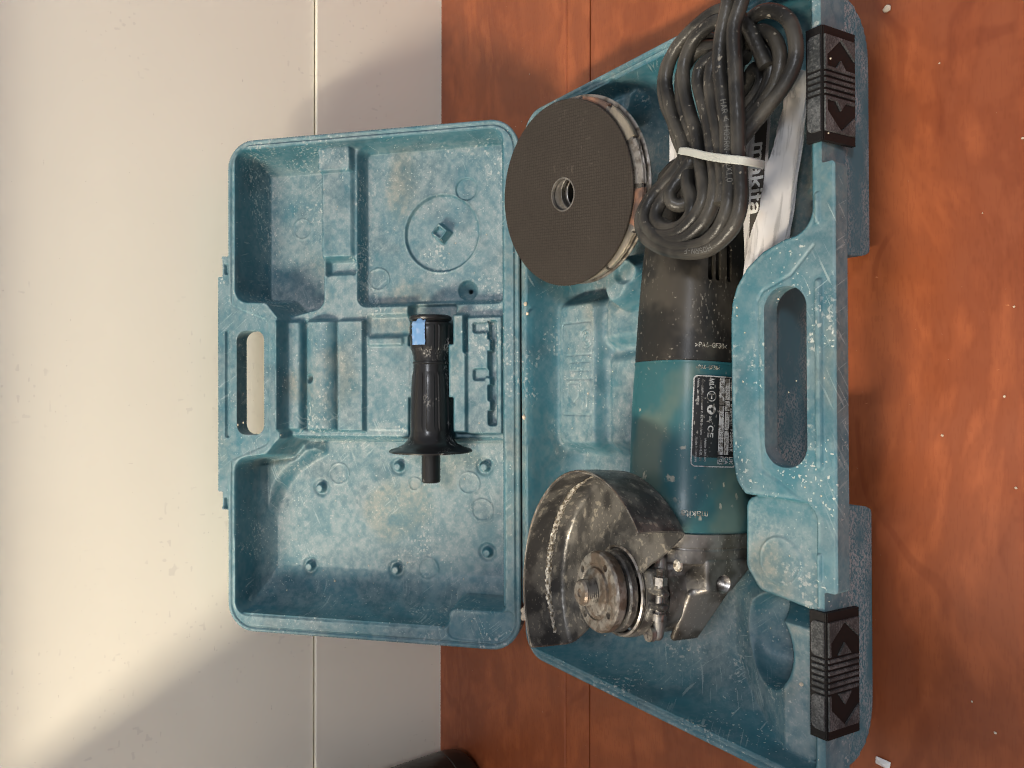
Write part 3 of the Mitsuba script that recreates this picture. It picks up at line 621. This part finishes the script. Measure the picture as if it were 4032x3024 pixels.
# ground line worn inside the rim by the discs
wl, n_ = [], 150
def strip(r0, s0, s1, a0, a1, n, jit, seed):
    g = np.random.default_rng(seed); A = np.radians(np.linspace(a0, a1, n)); V = []
    for i, a in enumerate(A):
        t = min(1, 6 * min(i, n - 1 - i) / n); j0, j1 = g.uniform(-jit, jit, 2)
        for (dr_, s) in ((0, s0 + j0), (-.5 * t * g.uniform(.5, 1.2), (s0 + s1) / 2 + j0 * .5), (0, s1 * t + s0 * (1 - t) + j1)):
            V.append((GC[0] + (r0 + dr_) * math.cos(a), GC[1] + (r0 + dr_) * math.sin(a), s))
    F = []
    for i in range(n - 1):
        for j in range(2):
            a, b, c, d = i * 3 + j, i * 3 + j + 1, (i + 1) * 3 + j + 1, (i + 1) * 3 + j; F += [[a, c, b], [a, d, c]]
    return trimesh.Trimesh(np.array(V), F, process=False)
G('guard__worn_line', strip(65.4, 49.0, 53.0, 18, 121, 130, .6, 3), 'm_scrape', False, label='bright line ground into the inside of the guard')
G('guard__edge_wear', sheet([(66.1, 67.0), (66.5, 67.3), (66.9, 67.0)], ga[0], ga[1], 90, .25), 'm_rusty', 40)
G('guard__rivet', lathe([(0, 41.9), (2.2, 41.8), (2.9, 41.2), (3.0, 40)], (22, -46, 0), (0, 0, 1), 10), 'm_scrape', 30)
# spindle, flanges and lock nut
SP = lambda prof, n=56: lathe(prof, (0, 0, 0), (0, 0, 1), n)
th = [(6.2, 57)]
for s in np.arange(57.4, 65.6, 1.15): th += [(5.7, s), (6.8, s + .55)]
th += [(6.4, 66.4), (5.6, 67.2), (2.2, 67.3), (2.0, 66.5), (0, 66.2)]
G('spindle', SP(th), 'm_rusty', 28, label='threaded spindle end')
G('spindle__inner_flange', SP([(20.0, 44.6), (21.0, 45.2), (21.2, 48.6), (20.4, 49.6), (17.5, 50.0), (17.5, 51)]), 'm_guard', 28)
nut = m3.Manifold.revolve(m3.CrossSection([np.array([(6.0, 50.6), (18.5, 50.6), (20.3, 51.4), (20.9, 52.6), (20.9, 56.2), (20.0, 57.6), (18.8, 58.0), (14.6, 58.0), (14.2, 57.3), (12.6, 57.3), (12.2, 58.6), (9.6, 59.6), (6.0, 59.6)])]), 64)
for a in (45, 135, 225, 315):
    nut = nut - cylS(16.4 * math.cos(math.radians(a + 12)), 16.4 * math.sin(math.radians(a + 12)), 1.9, 54.6, 60, 20)
G('spindle__lock_nut', as_mesh(nut), 'm_rusty', 28, label='rusty round lock nut with four pin holes')
G('spindle__bearing_ring', SP([(21.8, 42.4), (23.4, 42.6), (23.6, 44.0), (22.6, 44.6), (21.8, 44.2)]), 'm_steel', 30)
for a in (57, 147, 237, 327): G('spindle__pin_hole_dust', lathe([(0, 55.3), (1.2, 55.2), (1.8, 54.7)], (16.4 * math.cos(math.radians(a)), 16.4 * math.sin(math.radians(a)), 0), (0, 0, 1), 12), 'm_white', 30)

# rating plate, wrapped on the housing
def wrap(mesh, a_org, ang0, lift, flip=False):
    """Flat lettering (x along the text, y up, z out) laid on the housing; the text runs towards the head, its top towards the front of the case."""
    m = mesh.copy(); V = m.vertices.copy(); t = np.linspace(-math.pi, 2 * math.pi, 6001)
    A = a_org - V[:, 0]; out = np.zeros_like(V)
    e = sect(80.0); c, s = np.cos(t), np.sin(t)
    Y, Z = e[0] * np.sign(c) * np.abs(c) ** (2 / e[4]), e[1] * np.sign(s) * np.abs(s) ** (2 / e[4])
    arc = np.concatenate([[0], np.cumsum(np.hypot(np.diff(Y), np.diff(Z)))]); a0 = np.interp(ang0, t, arc)
    q = a0 + V[:, 1]; ty = np.interp(q, arc, Y); tz = np.interp(q, arc, Z); tt = np.interp(q, arc, t)
    d = .5; ny = np.interp(q + d, arc, Z) - np.interp(q - d, arc, Z); nz = -(np.interp(q + d, arc, Y) - np.interp(q - d, arc, Y)); L = np.hypot(ny, nz); ny, nz = ny / L, nz / L
    sc = np.array([sect(a)[1] for a in np.clip(A, 40, 230)]) / e[1]
    out[:, 0] = A; out[:, 1] = ty * sc + ny * (V[:, 2] + lift); out[:, 2] = tz * sc + nz * (V[:, 2] + lift); m.vertices = out
    return m
def refine(mesh, l): 
    v, f = trimesh.remesh.subdivide_to_size(mesh.vertices, mesh.faces, l, max_iter=12); return trimesh.Trimesh(v, f, process=False)
def flat(poly, z0, z1): 
    ms = [trimesh.creation.extrude_polygon(g, z1 - z0, engine='earcut') for g in getattr(poly, 'geoms', [poly])]
    m = cat(ms); m.apply_translation((0, 0, z0)); return m
def text(t, h, x, y, dep=.12, bold=False, w=None):
    m = meshkit.text_mesh(t, h, dep, bold); 
    if w: m.vertices = m.vertices * np.array([w / max(m.vertices[:, 0].max(), 1e-6), 1, 1])
    m.apply_translation((x, y, 0)); return m
PLX = 119.0      # where the plate starts on the body, and its lower edge as an angle round the body
PA, PT = 115.0, math.radians(147)
def plate_add(key, m, b, lift, smooth=False, l=2.0, **lab): return G(key, wrap(refine(m, l), PA, PT, lift), b, smooth, **lab)
plate_add('rating_plate', flat(rounded([(0, 0), (42.0, 0), (42.0, 26), (0, 26)], 2), 0, .35), 'm_label', .05, label='black rating plate with white print')
plate_add('rating_plate__border', flat(rounded([(-.45, -.45), (46.95, -.45), (46.95, 26.45), (-.45, 26.45)], 2.3).difference(rounded([(.1, .1), (46.4, .1), (46.4, 25.9), (.1, 25.9)], 1.9)), 0, .45), 'm_label_print', .05)
rows = []
def T_(*a, **k): rows.append(text(*a, **k))
T_('makita', 3.2, 1.0, 21.8, bold=True, w=11); T_('Ø125mm  9558HNR', 2.5, 13.5, 21.9, w=25)
T_('UK', 2.2, 41.2, 21.9, bold=True, w=4); T_('CA', 2.2, 41.2, 18.9, bold=True, w=4)
T_('Jan-Baptist Vinkstraat 2, 3070 Belgium', 1.05, 1.2, 3.9, w=29); T_('Made in Romania', 1.05, 31.5, 1.6, w=13); T_('Makita (UK) Ltd', 1.05, 32, 6.4, w=12); T_('MK15 8JD, UK', 1.05, 33, 4.0, w=11); T_('Makita, Jan-Baptist', 1.05, 1.2, 1.6, w=14)
T_('M14', 2.5, .9, 8.2, bold=True, w=5.6); T_('CE', 3.0, 25.2, 8.0, bold=True, w=6.4); T_('EAC', 1.6, 20.6, 8.4, w=3.2)
band1 = [(0.6, 11.7), (12.2, 17.4), (17.9, 27.5), (28.0, 40.4)]; band2 = [(0.6, 14.4), (14.9, 40.4)]
cells = [flat(sbox(a, 18.2, b, 21.0), 0, .08) for a, b in band1] + [flat(sbox(a, 14.4, b, 17.4), 0, .08) for a, b in band2]
ring_ = lambda c, r0, r1: Point(c).buffer(r1, 16).difference(Point(c).buffer(r0, 16))
icons = [flat(ring_((10.2, 9.6), 2.3, 2.7), 0, .1), flat(sbox(8.9, 9.2, 11.6, 9.9), 0, .1), flat(sbox(8.9, 8.2, 9.4, 11.0), 0, .1), flat(Point(17.2, 9.6).buffer(2.5, 16).difference(unary_union([Point(17.0, 9.9).buffer(1.0), sbox(16.4, 8.0, 17.6, 9.4), sbox(17.4, 9.6, 18.6, 10.6)])), 0, .1),
         flat(sbox(41.3, 14.4, 45.3, 18.0).difference(sbox(41.7, 14.8, 44.9, 17.6)), 0, .1), flat(sbox(42.5, 15.4, 44.1, 17.0).difference(sbox(42.85, 15.75, 43.75, 16.65)), 0, .1)]
plate_add('rating_plate__print', cat(rows + cells + icons), 'm_label_print', .42, l=2.5)
dark = [text('220-240V~', 1.7, 1.0, 18.7, w=10), text('3.9A', 1.7, 12.6, 18.7, w=4.2), text('50-60Hz', 1.7, 18.3, 18.7, w=8.5), text('840W', 1.7, 30, 18.7, w=6), text('n 11000min-1', 1.7, 1.0, 15.0, w=12.6), text('2022', 1.9, 15.6, 15.0, w=5.2), text('872035 R', 1.9, 27, 15.0, w=12)]
plate_add('rating_plate__figures', cat(dark), 'm_ink', .52, l=2.5)
G('motor_housing__moulded_mark', wrap(refine(text('>PA6-GF30<', 2.0, 0, 0, .25, w=14.0), 2.5).apply_transform(np.array([[0, -1, 0, 0], [1, 0, 0, 0], [0, 0, 1, 0], [0, 0, 0, 1.]])), 118.8, math.radians(148), .02), 'm_scrape', False)
G('rear_housing__moulded_mark', wrap(refine(text('>PA6-GF30<', 2.6, 0, 0, .25, w=19.0), 2.5).apply_transform(np.array([[0, -1, 0, 0], [1, 0, 0, 0], [0, 0, 1, 0], [0, 0, 0, 1.]])), 130.2, math.radians(146), .05), 'm_scrape', False)
G('motor_housing__name_mark', cat([wrap(refine(text('makita', 3.2, 0, 0, .25, w=13).apply_transform(np.array([[0, 1, 0, 0], [-1, 0, 0, 13.], [0, 0, 1, 0], [0, 0, 0, 1.]])), 2.5), 45.5, math.radians(138), .05)]), 'm_scrape', False)

# ------------------------------------------------------------------ the power cord, looped and tied
def cord_paths():
    o = {}
    o['A'] = [(199, 218, 20), (196, 211, 23), (188, 207, 25), (177, 206, 26), (163, 203, 27), (150, 202, 27), (132, 204, 27), (120, 206, 27), (107, 207, 28), (95, 208, 29), (83, 208, 31), (74, 206, 32), (65, 199, 32), (61, 188, 31), (63, 172, 31), (72, 158, 30), (84, 150, 28), (97, 154, 24), (108, 166, 20), (117, 172, 18), (128, 168, 16)]
    o['B'] = [(199, 218, 20), (196, 223, 22), (188, 221, 24), (180, 216, 25.5), (173, 213, 26), (164, 210.5, 27), (148, 211, 27), (130, 212, 27), (118, 212.5, 27), (106, 213.5, 28), (94, 214, 29), (82, 214, 30), (72, 212, 31), (64, 206, 31), (58, 194, 31), (58.5, 180, 31), (63, 164, 30), (72, 150, 28), (84, 145, 26), (96, 148, 22), (107, 159, 18), (116, 169, 16), (126, 170, 12)]
    o['C'] = [(150, 214, 8), (172, 206, 12), (183, 195, 15), (183, 180, 15), (176, 163, 15), (164, 156, 15), (149, 158, 15), (137, 163, 16), (125, 169, 17), (114, 174, 20), (106, 176, 21), (97, 178, 24), (89, 181, 26), (80, 181, 27), (74, 174, 28), (75, 164, 28), (82, 157, 27), (90, 158, 25), (99, 166, 23), (110, 177, 21), (118, 181, 18)]
    o['D'] = [(150, 186, 4), (166, 200, 12), (178, 194, 16), (176, 179, 16.5), (166, 171, 17), (152, 171, 17.5), (138, 175, 18), (126, 180, 19), (114, 184, 21.5), (104, 187, 23), (95, 190, 26), (85, 190, 28), (76, 184, 29.5), (70, 173, 30), (72, 160, 29), (80, 153, 27)]
    o['C2'] = [(160, 200, 4), (178, 178, 7), (182, 163, 8), (175, 151, 8), (164, 147, 8), (152, 149, 8), (141, 155, 9), (130, 161, 12), (120, 167, 14), (110, 170, 16), (100, 171, 18), (92, 174, 20)]
    o['E'] = [(148, 192, 3), (162, 197, 11), (161, 184, 16), (153, 180, 17), (140, 184, 18), (126, 189, 19.5), (113, 193, 22), (104, 195, 23), (94, 197, 26), (82, 196, 28.5), (72, 190, 30), (66, 178, 30.5), (68, 164, 30), (77, 152, 28)]
    o['E2'] = [(148, 190, 3), (162, 199, 12), (159, 191, 17), (149, 189, 18.5), (136, 192, 20), (122, 196, 21.5), (109, 200, 24), (100, 201.5, 25.5), (90, 203, 28), (80, 202, 30)]
    o['R1'] = [(148, 184, 0), (163, 194, 8), (172, 203, 10), (176, 211, 10), (173.5, 220, 10), (166, 228, 10), (155, 231.5, 10), (145, 231, 10), (136, 226, 11), (128, 218.5, 13), (120, 210, 15), (111, 202, 17), (102, 198, 19), (92, 195, 21)]
    o['R2'] = [(148, 182, -4), (161, 192, 4), (169, 200, 6), (169.5, 209, 6), (163, 217, 6), (153, 220.5, 6), (143, 218.5, 6), (134, 212.5, 7), (126, 203, 9), (118, 195, 12), (108, 189, 16), (98, 188, 19)]
    o['R3'] = [(148, 184, -8), (160, 191, 0), (166, 200, 3), (164, 207, 3), (158, 212, 3), (149, 213, 3), (140, 209, 3), (133, 202, 4), (124, 194, 8), (114, 187, 12)]
    o['R4'] = [(146, 186, -9), (154, 196, -3), (155, 203, 0), (149, 206, 0), (143, 203, 0), (136, 195, 1), (128, 188, 4)]
    o['L2'] = [(117, 178, 17), (110, 177, 18), (103, 171, 22), (96, 167, 25), (90, 167.5, 25), (88, 171, 22), (92, 176, 18)]
    o['F'] = [(168, 190, 9), (172, 176, 11), (164, 165, 12), (150, 164, 12), (136, 168, 13), (124, 175, 15), (112, 181, 17), (100, 184, 20), (88, 186, 23), (78, 180, 25), (74, 168, 25.5), (80, 158, 24)]
    return o
CR = 3.5
def pull(u, v): w = min(max((106 - u) / 42, 0), 1); return u + 4.5 * w, v + 4.5 * w
CP = {k: [(pull(u, v)[0], -pull(u, v)[1], H / mm + z) for u, v, z in v_] for k, v_ in cord_paths().items()}
ms, keep = [], {}
for k, pth in CP.items():
    m_, C_, fr_ = tube(np.array(pth), CR, n=16, sub=7); ms.append(m_); keep[k] = (C_, fr_)
cm = cat(ms); cm.apply_scale(mm)
scene['angle_grinder__power_cord'] = mikit.ply(cm, 'm_rubber', smooth=40)
labels['angle_grinder__power_cord'] = {'label': 'thick black rubber cord in a dusty tied bundle'}
def cord_print(k, t, i0, h=2.6):
    """Raised print along a strand: letters laid on the side that faces up."""
    C_, fr_ = keep[k]; m = refine(meshkit.text_mesh(t, h, .15), 1.2); s = np.concatenate([[0], np.cumsum(np.linalg.norm(np.diff(C_, axis=0), axis=1))]); V = m.vertices; out = np.zeros_like(V)
    s0 = s[i0]
    for i, (x, y, z) in enumerate(V):
        q = s0 + x; j = min(np.searchsorted(s, q), len(s) - 2); j = max(j, 1); f = (q - s[j - 1]) / (s[j] - s[j - 1]); c = C_[j - 1] * (1 - f) + C_[j] * f; tg = C_[j] - C_[j - 1]; tg /= np.linalg.norm(tg)
        up = np.array([0, -.62, .78]); up -= tg * (up @ tg); up /= np.linalg.norm(up); sd = np.cross(up, tg)
        an = (y - h / 2) / CR; out[i] = c + (CR + z * .6) * (math.cos(an) * up + math.sin(an) * sd)
    return trimesh.Trimesh(out * mm, m.faces, process=False)
scene['angle_grinder__power_cord__print'] = mikit.ply(cord_print('A', 'HAR  4  H05RN-F  2X1,0', 42), 'm_print', smooth=False)
scene['angle_grinder__power_cord__print_001'] = mikit.ply(cord_print('B', 'H05RN-F', 96), 'm_print', smooth=False)

# cable tie round the waist of the bundle
def tie():
    pts = np.array([(121, 168, 14), (118.5, 171, 20.5), (116, 178, 23.5), (112.5, 186, 26.2), (108, 196, 29), (104, 206, 31.6), (101.5, 213, 32.0), (100, 218, 30), (100, 219, 22), (102, 214, 12), (107, 200, 8), (114, 184, 7), (119, 172, 9), (121, 168, 14)], float)
    out, N = [], len(pts); P = pts[:-1]
    for i in range(len(P)):
        p0, p1, p2, p3 = P[i - 1], P[i], P[(i + 1) % len(P)], P[(i + 2) % len(P)]
        for t in np.linspace(0, 1, 8, endpoint=False): out.append(.5 * (2 * p1 + (p2 - p0) * t + (2 * p0 - 5 * p1 + 4 * p2 - p3) * t * t + (3 * p1 - p0 - 3 * p2 + p3) * t ** 3))
    C = np.array([(u, -v, H / mm + z) for u, v, z in out]); cen = C.mean(0); tg = np.roll(C, -1, 0) - np.roll(C, 1, 0); tg /= np.linalg.norm(tg, axis=1, keepdims=True)
    wdir = np.linalg.svd(C - cen)[2][2]; wdir = wdir if wdir[0] > 0 else -wdir
    nrm = np.cross(tg, wdir); nrm /= np.linalg.norm(nrm, axis=1, keepdims=True); sg = np.sign(((C - cen) * nrm).sum(1).mean()); nrm *= sg
    V = []; w, h = 1.9, 1.2
    sec = [(-w, 0), (-w, h * .7), (-w + .5, h), (w - .5, h), (w, h * .7), (w, 0)]
    for c, n in zip(C, nrm): V += [c + wdir * a + n * b for a, b in sec]
    V = np.array(V); k, n = len(C), len(sec); F = []
    for i in range(k):
        for j in range(n):
            a, b, c, d = i * n + j, i * n + (j + 1) % n, ((i + 1) % k) * n + (j + 1) % n, ((i + 1) % k) * n + j; F += [[a, b, c], [a, c, d]]
    m = trimesh.Trimesh(V, F, process=False); 
    if m.volume < 0: m.faces = np.asarray(m.faces)[:, ::-1]
    ridges = []
    for i in range(30, 42):
        c, n = C[i % k], nrm[i % k]; ridges.append(cyl(c + n * (h + .02) - wdir * 1.6, c + n * (h + .02) + wdir * 1.6, .16, n=6))
    m.apply_scale(mm); rr = cat(ridges); rr.apply_scale(mm); return m, rr
tm, tr_ = tie()
scene['cable_tie'] = mikit.ply(tm, 'm_tie', smooth=35); labels['cable_tie'] = {'label': 'white plastic cable tie drawn round the black cord bundle', 'category': 'cable tie'}
scene['cable_tie__ridges'] = mikit.ply(tr_, 'm_tie', smooth=True)

# ------------------------------------------------------------------ side handle lying in the lid
HV, HW = 72.0, 8.0
def Hd(prof): return xform(lathe(prof, (0, HV, HW), (1, 0, 0), 64), ML)
hp = [(0, 51.5), (13.8, 51.5), (15.6, 50.7), (16.0, 49.3), (15.4, 48.1), (13.9, 47.4), (13.6, 46.8), (14.6, 46.2), (15.2, 45.5), (15.1, 36), (14.6, 28), (13.6, 22.5), (13.0, 20.8), (12.9, 17.2), (13.5, 16.6), (13.5, 15.4), (12.9, 14.8), (13.0, 12), (13.6, 4), (14.2, -8), (14.6, -22), (14.9, -32), (15.4, -37), (16.8, -41), (20.0, -44.6), (25.0, -47.2), (29.8, -48.6), (31.2, -49.6), (30.8, -50.6), (26, -50.4), (12, -49.8), (7.4, -49.6)][::-1]
thing('grinder_grip', 'black plastic screw-in grip with a flared collar, lying in the lid', 'grip')
add('grinder_grip__grip', Hd(hp), 'm_grip', 35)
add('grinder_grip__stud', Hd([(0, -73.5), (6.3, -73.5), (7.0, -72.6), (7.0, -49.6)]), 'm_grip', 30)
# raised pads of the grip, in two rows round it
def pad(u0, u1, a0, a1, rf):
    n, k = 8, 10; V = []
    uu, aa = np.linspace(u0, u1, k), np.radians(np.linspace(a0, a1, n)); prof = np.array(hp)[::-1]
    for u in uu:
        r = np.interp(-u, -prof[:, 1], prof[:, 0])
        for i, a in enumerate(aa):
            e = min(1, (u - u0) / 1.2, (u1 - u) / 1.2, i / 1.0, (n - 1 - i) / 1.0); e = max(e, 0); rr = r - .3 + e * rf
            V.append((u, HV + rr * math.sin(a), HW - rr * math.cos(a)))
    F = []
    for i in range(k - 1):
        for j in range(n - 1):
            a, b, c, d = i * n + j, i * n + j + 1, (i + 1) * n + j + 1, (i + 1) * n + j; F += [[a, b, c], [a, c, d]]
    return xform(trimesh.Trimesh(V, F, process=False), ML)
for row in ((24, 45), (-36, 11)):
    for a in range(-126, 144, 36): add('grinder_grip__grip__pad', pad(row[0], row[1], a - 14.5, a + 14.5, .95), 'm_grip', 30)
tp = []
uu = np.linspace(29, 47.5, 16); aa = np.radians(np.linspace(-4, 38, 9)); g = np.random.default_rng(5); prof = np.array(hp)[::-1]
for i, u in enumerate(uu):
    for j, a in enumerate(aa):
        r = np.interp(-u, -prof[:, 1], prof[:, 0]) + 1.15 + g.uniform(-.04, .04); tp.append((u + (g.uniform(-1.6, 1.2) if i == len(uu) - 1 else 0), HV + r * math.sin(a + (g.uniform(-.02, .02) if j in (0, 8) else 0)), HW - r * math.cos(a)))
TF = []
for i in range(15):
    for j in range(8): a = i * 9 + j; TF += [[a, a + 1, a + 10], [a, a + 10, a + 9]]
thing('masking_tape', 'torn scrap of blue tape stuck on the black grip', 'tape')
add('masking_tape__piece', xform(trimesh.Trimesh(tp, TF, process=False), ML), 'm_tape', True); scene['masking_tape'] = scene.pop('masking_tape__piece'); labels.pop('masking_tape__piece', None)

# ------------------------------------------------------------------ the stack of discs on the rim
DN = np.array([-.115, -.10, 1.0]); DN /= np.linalg.norm(DN)
DE = np.cross([0, 1, 0], DN); DE /= np.linalg.norm(DE); DG = np.cross(DN, DE)
DC = np.array([.1195, -.0669, .0704])
def disc_frame(dx=0, dy=0, dz=0): return frame(DC + (DE * dx + DG * dy + DN * dz) * mm, DE * mm, DG * mm, DN * mm)
R_ = 57.5
def annulus(r0, r1, z0, z1, ch=.35, n=128):
    return lathe([(r0, z0), (r1 - ch, z0), (r1, z0 + ch), (r1, z1 - ch), (r1 - ch, z1), (r0 + ch, z1), (r0, z1 - ch), (r0, z0)], n=n)
m_ = annulus(10.2, R_, -1.9, 0); 
thing('cutting_disc', 'dark brown abrasive disc with woven face, on top of the stack', 'abrasive disc')
add('cutting_disc__body', xform(m_, disc_frame()), 'm_abrasive', 30)
add('cutting_disc__centre_ring', xform(lathe([(9.7, -1.8), (9.7, .04), (10.2, .10), (10.6, .02), (10.6, -.3)], n=64), disc_frame()), 'm_cast', 30)
thing('diamond_disc', 'segmented diamond disc with silver, brass and copper coloured blocks, under the abrasive disc', 'diamond disc')
MF = disc_frame(.3, -6.4, -1.9)
add('diamond_disc__core', xform(annulus(10.2, 55.5, -3.2, -.6), MF), 'm_cast', 30)
sg_ = np.random.default_rng(12); a = 0.0; i = 0
while a < 352:
    w = sg_.uniform(23, 30); gap = sg_.uniform(1.2, 3.5); a1 = min(a + w, 357)
    t = np.radians(np.linspace(a, a1, 16)); z0, z1 = -3.0, sg_.uniform(-.5, 0); r0, r1 = 46.0, R_ - sg_.uniform(.2, .9)
    P = Polygon([(r1 * math.cos(x) + sg_.normal(0, .12), r1 * math.sin(x) + sg_.normal(0, .12)) for x in t] + [(r0 * math.cos(x), r0 * math.sin(x)) for x in t[::-1]])
    e = flat(P, z0, z1 - .4); e2 = flat(P.buffer(-.45), z1 - .45, z1)
    add('diamond_disc__segment', xform(cat([e, e2]), MF), ('m_brass', 'm_copper', 'm_steel', 'm_brass', 'm_copper', 'm_cast', 'm_brass')[i % 7], 20); a = a1 + gap; i += 1
thing('metal_disc', 'thin bright metal disc at the bottom of the disc stack', 'metal disc')
add('metal_disc__plate', xform(annulus(10.2, R_ + .4, -1.2, 0, .3), disc_frame(.5, -8.0, -6.2)), 'm_steel', 30); scene['metal_disc'] = scene.pop('metal_disc__plate')
add('metal_disc__bore', xform(lathe([(10.4, -14), (10.4, -1.4), (13, -1.4), (13, -14.6), (0, -14.6), (0, -14), (10.4, -14)], n=48), disc_frame(.5, -8.0, -6.2)), 'm_dark', 30)

# ------------------------------------------------------------------ booklet and loose pages in the far pocket
def sheetmesh(rows, th=.35):
    """A bent sheet through rows of points (u, v, height above the rim), given a thickness."""
    R = np.array(rows, float); n, k = R.shape[:2]; V = R.reshape(-1, 3); V2 = V - [0, 0, th]; F = []
    for i in range(n - 1):
        for j in range(k - 1):
            a = i * k + j; F += [[a, a + 1, a + k + 1], [a, a + k + 1, a + k]]
    F = np.array(F); N = len(V)
    e = [(i * k, (i + 1) * k) for i in range(n - 1)][::-1] + [(j, j + 1) for j in range(k - 1)] + [((i) * k + k - 1, (i + 1) * k + k - 1) for i in range(n - 1)] + [((n - 1) * k + j, (n - 1) * k + j + 1) for j in range(k - 1)]
    S = []
    for a, b in e: S += [[a, b, b + N], [a, b + N, a + N]]
    P = np.vstack([V, V2]); P = np.stack([P[:, 0], -P[:, 1], H / mm + P[:, 2]], 1) * mm
    return trimesh.Trimesh(P, np.vstack([F, F[:, ::-1] + N, S]), process=False)
def cover(u, f):
    """Point on the booklet's cover: u along it, f from 0 (inner edge) to 1 (front edge)."""
    v = 182.5 + 22 * f + (u - 95) * .075; z = -9 - 5.5 * max(f, -.6) - 2.5 * math.sin(3.0 * max(f, -.5)) - abs(u - 95) * .01
    return (u, v, z)
us = np.linspace(58, 150, 40)
thing('instruction_booklet', 'white instruction booklet with a dark lettered band, under the cord bundle', 'booklet')
add('instruction_booklet__cover', sheetmesh([[cover(u, f) for f in np.linspace(np.interp(u, [58, 105, 115, 121, 150], [.24, .10, -.6, -2.0, -2.1]), .62, 22)] for u in np.linspace(58, 142, 40)], .5), 'm_paper', 30)
add('instruction_booklet__band', sheetmesh([[np.array(cover(u, f)) + [0, 0, .25] for f in np.linspace(.30, .56, 6)] for u in us], .2), 'm_ink', 30)
tx = refine(meshkit.text_mesh('makita', 6.0, .12, True), 1.5); V = tx.vertices; L_ = V[:, 0].max()
tx.vertices = np.array([(lambda c: (c[0], -c[1], H / mm + c[2] + .32 + z))(np.array(cover(124 - x * 37 / L_, .27 + y / 22))) for x, y, z in V]) * mm
scene['instruction_booklet__lettering'] = mikit.ply(tx, 'm_letter', smooth=False)
thing('crumpled_pages', 'sheaf of crumpled white pages curling beside the booklet', 'paper')
pg = np.random.default_rng(21)
for i in range(9):
    rows_ = []
    for u in np.linspace(52, 152, 44):
        vr = 204 + (u - 68) * .165; vl = np.interp(u, [50, 75, 100, 136, 155], [186, 192.5, 200.5, 212.5, 217])
        rr = []
        for f in np.linspace(0, 1, 9):
            wig = 1.0 * math.sin(u * .16 + i * .9) + .7 * math.sin(u * .41 + i * 2.1) + .8 * math.sin(u * .23 + 5 * f)
            rr.append((u, vl + (vr - vl) * f + .8 * wig * (1 - f) + (i - 4) * .28, -13 + i * .75 - 6.5 * f - 5 * f * f + .8 * math.sin(u * .22 + i + 4 * f) * (1 - .5 * f)))
        rows_.append(rr)
    add('crumpled_pages__page', sheetmesh(rows_, .15), 'm_paper', 30)

# ------------------------------------------------------------------ small things
thing('dark_cylinder', 'dark upright cylinder with a rounded foot beside the cream panel', 'container')
add('dark_cylinder__body', lathe([(0, 0), (30, 0), (37, 2.5), (42, 8), (44, 17), (44, 26), (43.4, 26.6), (43.4, 27.6), (44, 28.2), (43, 90), (42, 190), (40, 196), (0, 197)], (0, 0, 0), (0, 0, 1), 72).apply_scale(mm).apply_translation((-.3835, .163, .0004)), 'm_dark', 30)
scene['dark_cylinder'] = scene.pop('dark_cylinder__body')
def crumb(r, seed, squash=.6):
    m = trimesh.creation.icosphere(2, r); V = m.vertices; m.vertices = V * (1 + .8 * (meshkit.fbm(V / r * 1.3 + seed, 3, seed) - .5))[:, None] * [1, 1, squash]; return m
def on_base(u, v, z=.3): return np.array([u, -v, H / mm + z]) * mm
thing('plastic_offcut', 'small whitish offcut of plastic lying on the wood in front of the case', 'offcut')
oc = m3.Manifold.batch_hull([m3.Manifold.sphere(.5, 10).translate(q) for q in ((-3, -4, 1), (2.4, -5, 1), (3.2, 5, 2.2), (-2, 6, 1.2), (0, 0, 3.4))])
add('plastic_offcut__x', xform(as_mesh(oc), frame([-.1915, -.2345, 0], [.65 * mm, 0, 0], [0, .65 * mm, 0], [0, 0, .65 * mm])), 'm_white', 30); scene['plastic_offcut'] = scene.pop('plastic_offcut__x')
cr = np.random.default_rng(3); bits = []
for i in range(11):
    x, y = cr.uniform(-.19, .19), cr.uniform(-.30, -.238); q = crumb(cr.uniform(.25, .65) * mm, i); q.apply_translation((x, y, .0003)); bits.append(q)
q = crumb(1.9 * mm, 77); q.apply_translation((.185, -.239, .0006)); bits.append(q)
for i in range(14):
    x, y = cr.uniform(-.3, .3), cr.uniform(.03, .2); q = crumb(cr.uniform(.2, .5) * mm, i + 60); q.apply_translation((x, y, .0003)); bits.append(q)
scene['desk_crumbs'] = mikit.ply(cat(bits), 'm_chalk', smooth=True); labels['desk_crumbs'] = {'label': 'pale grit scattered on the wood desk', 'kind': 'stuff'}
bits = []
for i in range(230):
    if cr.random() < .5:
        k = cr.integers(len(sl.U)); P_ = np.array([sl.U[k], sl.V[k], sl.D[k] - .1, 1]); M_ = ML
    else:
        k = cr.integers(len(sb.U)); P_ = np.array([sb.U[k], sb.V[k], sb.D[k] - .1, 1]); M_ = MB
    q = crumb(min(1.1, cr.uniform(.18, .5) * (2.2 if cr.random() < .06 else 1)) * mm, i + 100); q.apply_translation((M_ @ P_)[:3]); bits.append(q)
for (u, v, r) in ((-24, 1.5, 1.7), (-166, 3, 3.0), (-163, 0, 2.6), (-160, 3, 2.0), (-168, -1, 2.2), (-164, 5, 2.2), (57, 4, 1.6), (50, 6, 1.3)):
    q = crumb(r * mm, int(u) + 300); q.apply_translation(on_base(u, v, -.3)); bits.append(q)
scene['mortar_crumbs'] = mikit.ply(cat(bits), 'm_chalk', smooth=True); labels['mortar_crumbs'] = {'label': 'pale mortar crumbs and grit scattered inside the teal case', 'kind': 'stuff'}
